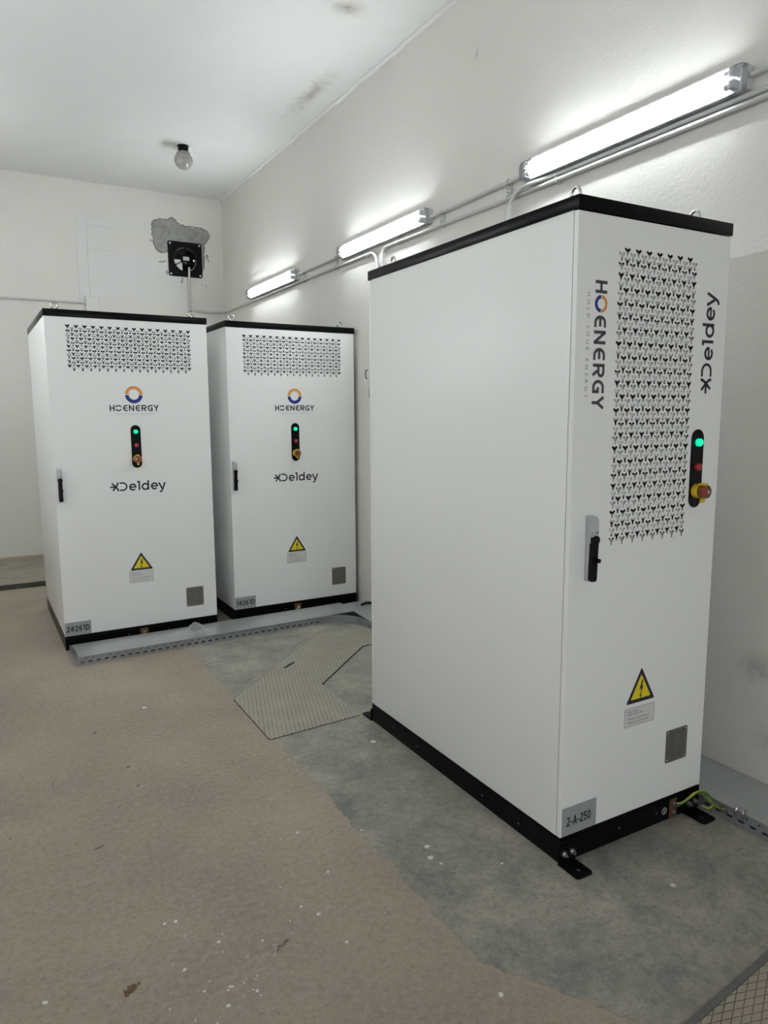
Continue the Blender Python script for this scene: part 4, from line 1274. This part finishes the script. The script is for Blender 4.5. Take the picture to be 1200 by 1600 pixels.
e0, e1 = Vector((1.30, 1.035)), Vector((2.45, 1.150))
ev = (e1 - e0).normalized(); en = Vector((-ev.y, ev.x))
tn = thing('trench_cover', (0, 0, 0), 'rusty tread plate with its steel frame at the bottom right corner', 'floor plate')
mb = MB(); mb.prism([tuple(e0 - en * .001), tuple(e1 - en * .001), tuple(e1 - en * .55), tuple(e0 - en * .55)], .0005, PZ); mb.build('tread_plate', 'tread_plate_near', tn)
mb = MB(); mb.prism([tuple(e0), tuple(e1), tuple(e1 + en * .021), tuple(e0 + en * .021)], .0005, .005); o = mb.build('frame_edge', 'steel_frame' if 'steel_frame' in MATS else 'galvanized', tn)
o.data.materials[0] = simple('steel_frame', (0.135, 0.135, 0.13), .55, .3, var=.35, vscale=12)

# ------------------------------------------------------------------ litter on the floor
def flat_blob(mb, x, y, r, rnd, z=.0022, k=7):
    a0 = rnd.random() * 6
    pts = [(x + r * rnd.uniform(.55, 1.2) * cos(a0 + 2 * pi * i / k), y + r * rnd.uniform(.55, 1.2) * sin(a0 + 2 * pi * i / k)) for i in range(k)]
    mb.prism(pts, .0004, z, bottom=False)
rnd = random.Random(21)
mb = MB()
for x, y, r in [(.500, 1.746, .0075), (.528, 1.806, .006), (.515, 1.80, .004), (.428, 1.937, .006), (.549, 1.995, .007), (.456, 2.155, .0075), (.422, 2.161, .006), (.667, 1.934, .005), (.83, 2.015, .006),
                (.865, 1.954, .0075), (.89, 1.796, .0065), (.586, 1.756, .006), (.062, 2.013, .008), (.722, 3.955, .014), (.986, 2.135, .006), (.987, 2.412, .006), (.457, 1.83, .005),
                (1.345, 2.02, .013), (1.37, 2.08, .011), (1.36, 1.97, .007), (1.62, 2.94, .016), (1.21, 2.30, .006), (1.55, 1.86, .006), (1.98, 1.47, .010), (1.17, 1.40, .008)]:
    flat_blob(mb, x, y, r, rnd)
for k in range(70):
    cx, cy, s_ = rnd.choice([(.80, 1.98, .09), (.62, 2.0, .10), (.50, 1.80, .06), (.70, 1.9, .2), (.6, 2.6, .6)])
    flat_blob(mb, rnd.gauss(cx, s_), rnd.gauss(cy, s_), rnd.uniform(.0012, .0034), rnd, .0018, 6)
o = mb.build('paint_specks', 'flake_white', floor_o); o['kind'] = 'stuff'
mb = MB()
for k in range(26):
    flat_blob(mb, .278 + rnd.gauss(0, .014) + 0, 1.938 + rnd.gauss(0, .008), rnd.uniform(.002, .0065), rnd, rnd.uniform(.002, .006), 6)
tag(mb.build('dry_crumbs', 'dry_brown'), 'small clump of dry brown crumbs on the floor at the bottom left', 'litter')
mb = MB(); mb.tube(smooth_path([(.690, 1.868, .004), (.700, 1.884, .004), (.712, 1.882, .004), (.722, 1.892, .004), (.738, 1.897, .004)]), .0022, 8)
tag(mb.build('twig', 'plaster_pieces', None, 60), 'thin curved dark twig on the floor near the bottom centre', 'twig')
for x, y, a, l in ((.436, 3.751, .2, .02), (.516, 3.293, .5, .022), (.523, 3.096, .6, .012), (.304, 2.70, .45, .034), (.016, 2.93, .3, .008), (.95, 3.1, 1.2, .01), (.2, 3.3, .2, .01)):
    mb = MB(); mb.tube([(x - l * cos(a) / 2, y - l * sin(a) / 2, .0028), (x + l * cos(a) / 2, y + l * sin(a) / 2, .0028)], .0022, 6)
    tag(mb.build('splinter', 'plaster_pieces', None, 60), 'small straight dark splinter lying loose on the taupe floor', 'splinter', 'splinters on the floor')
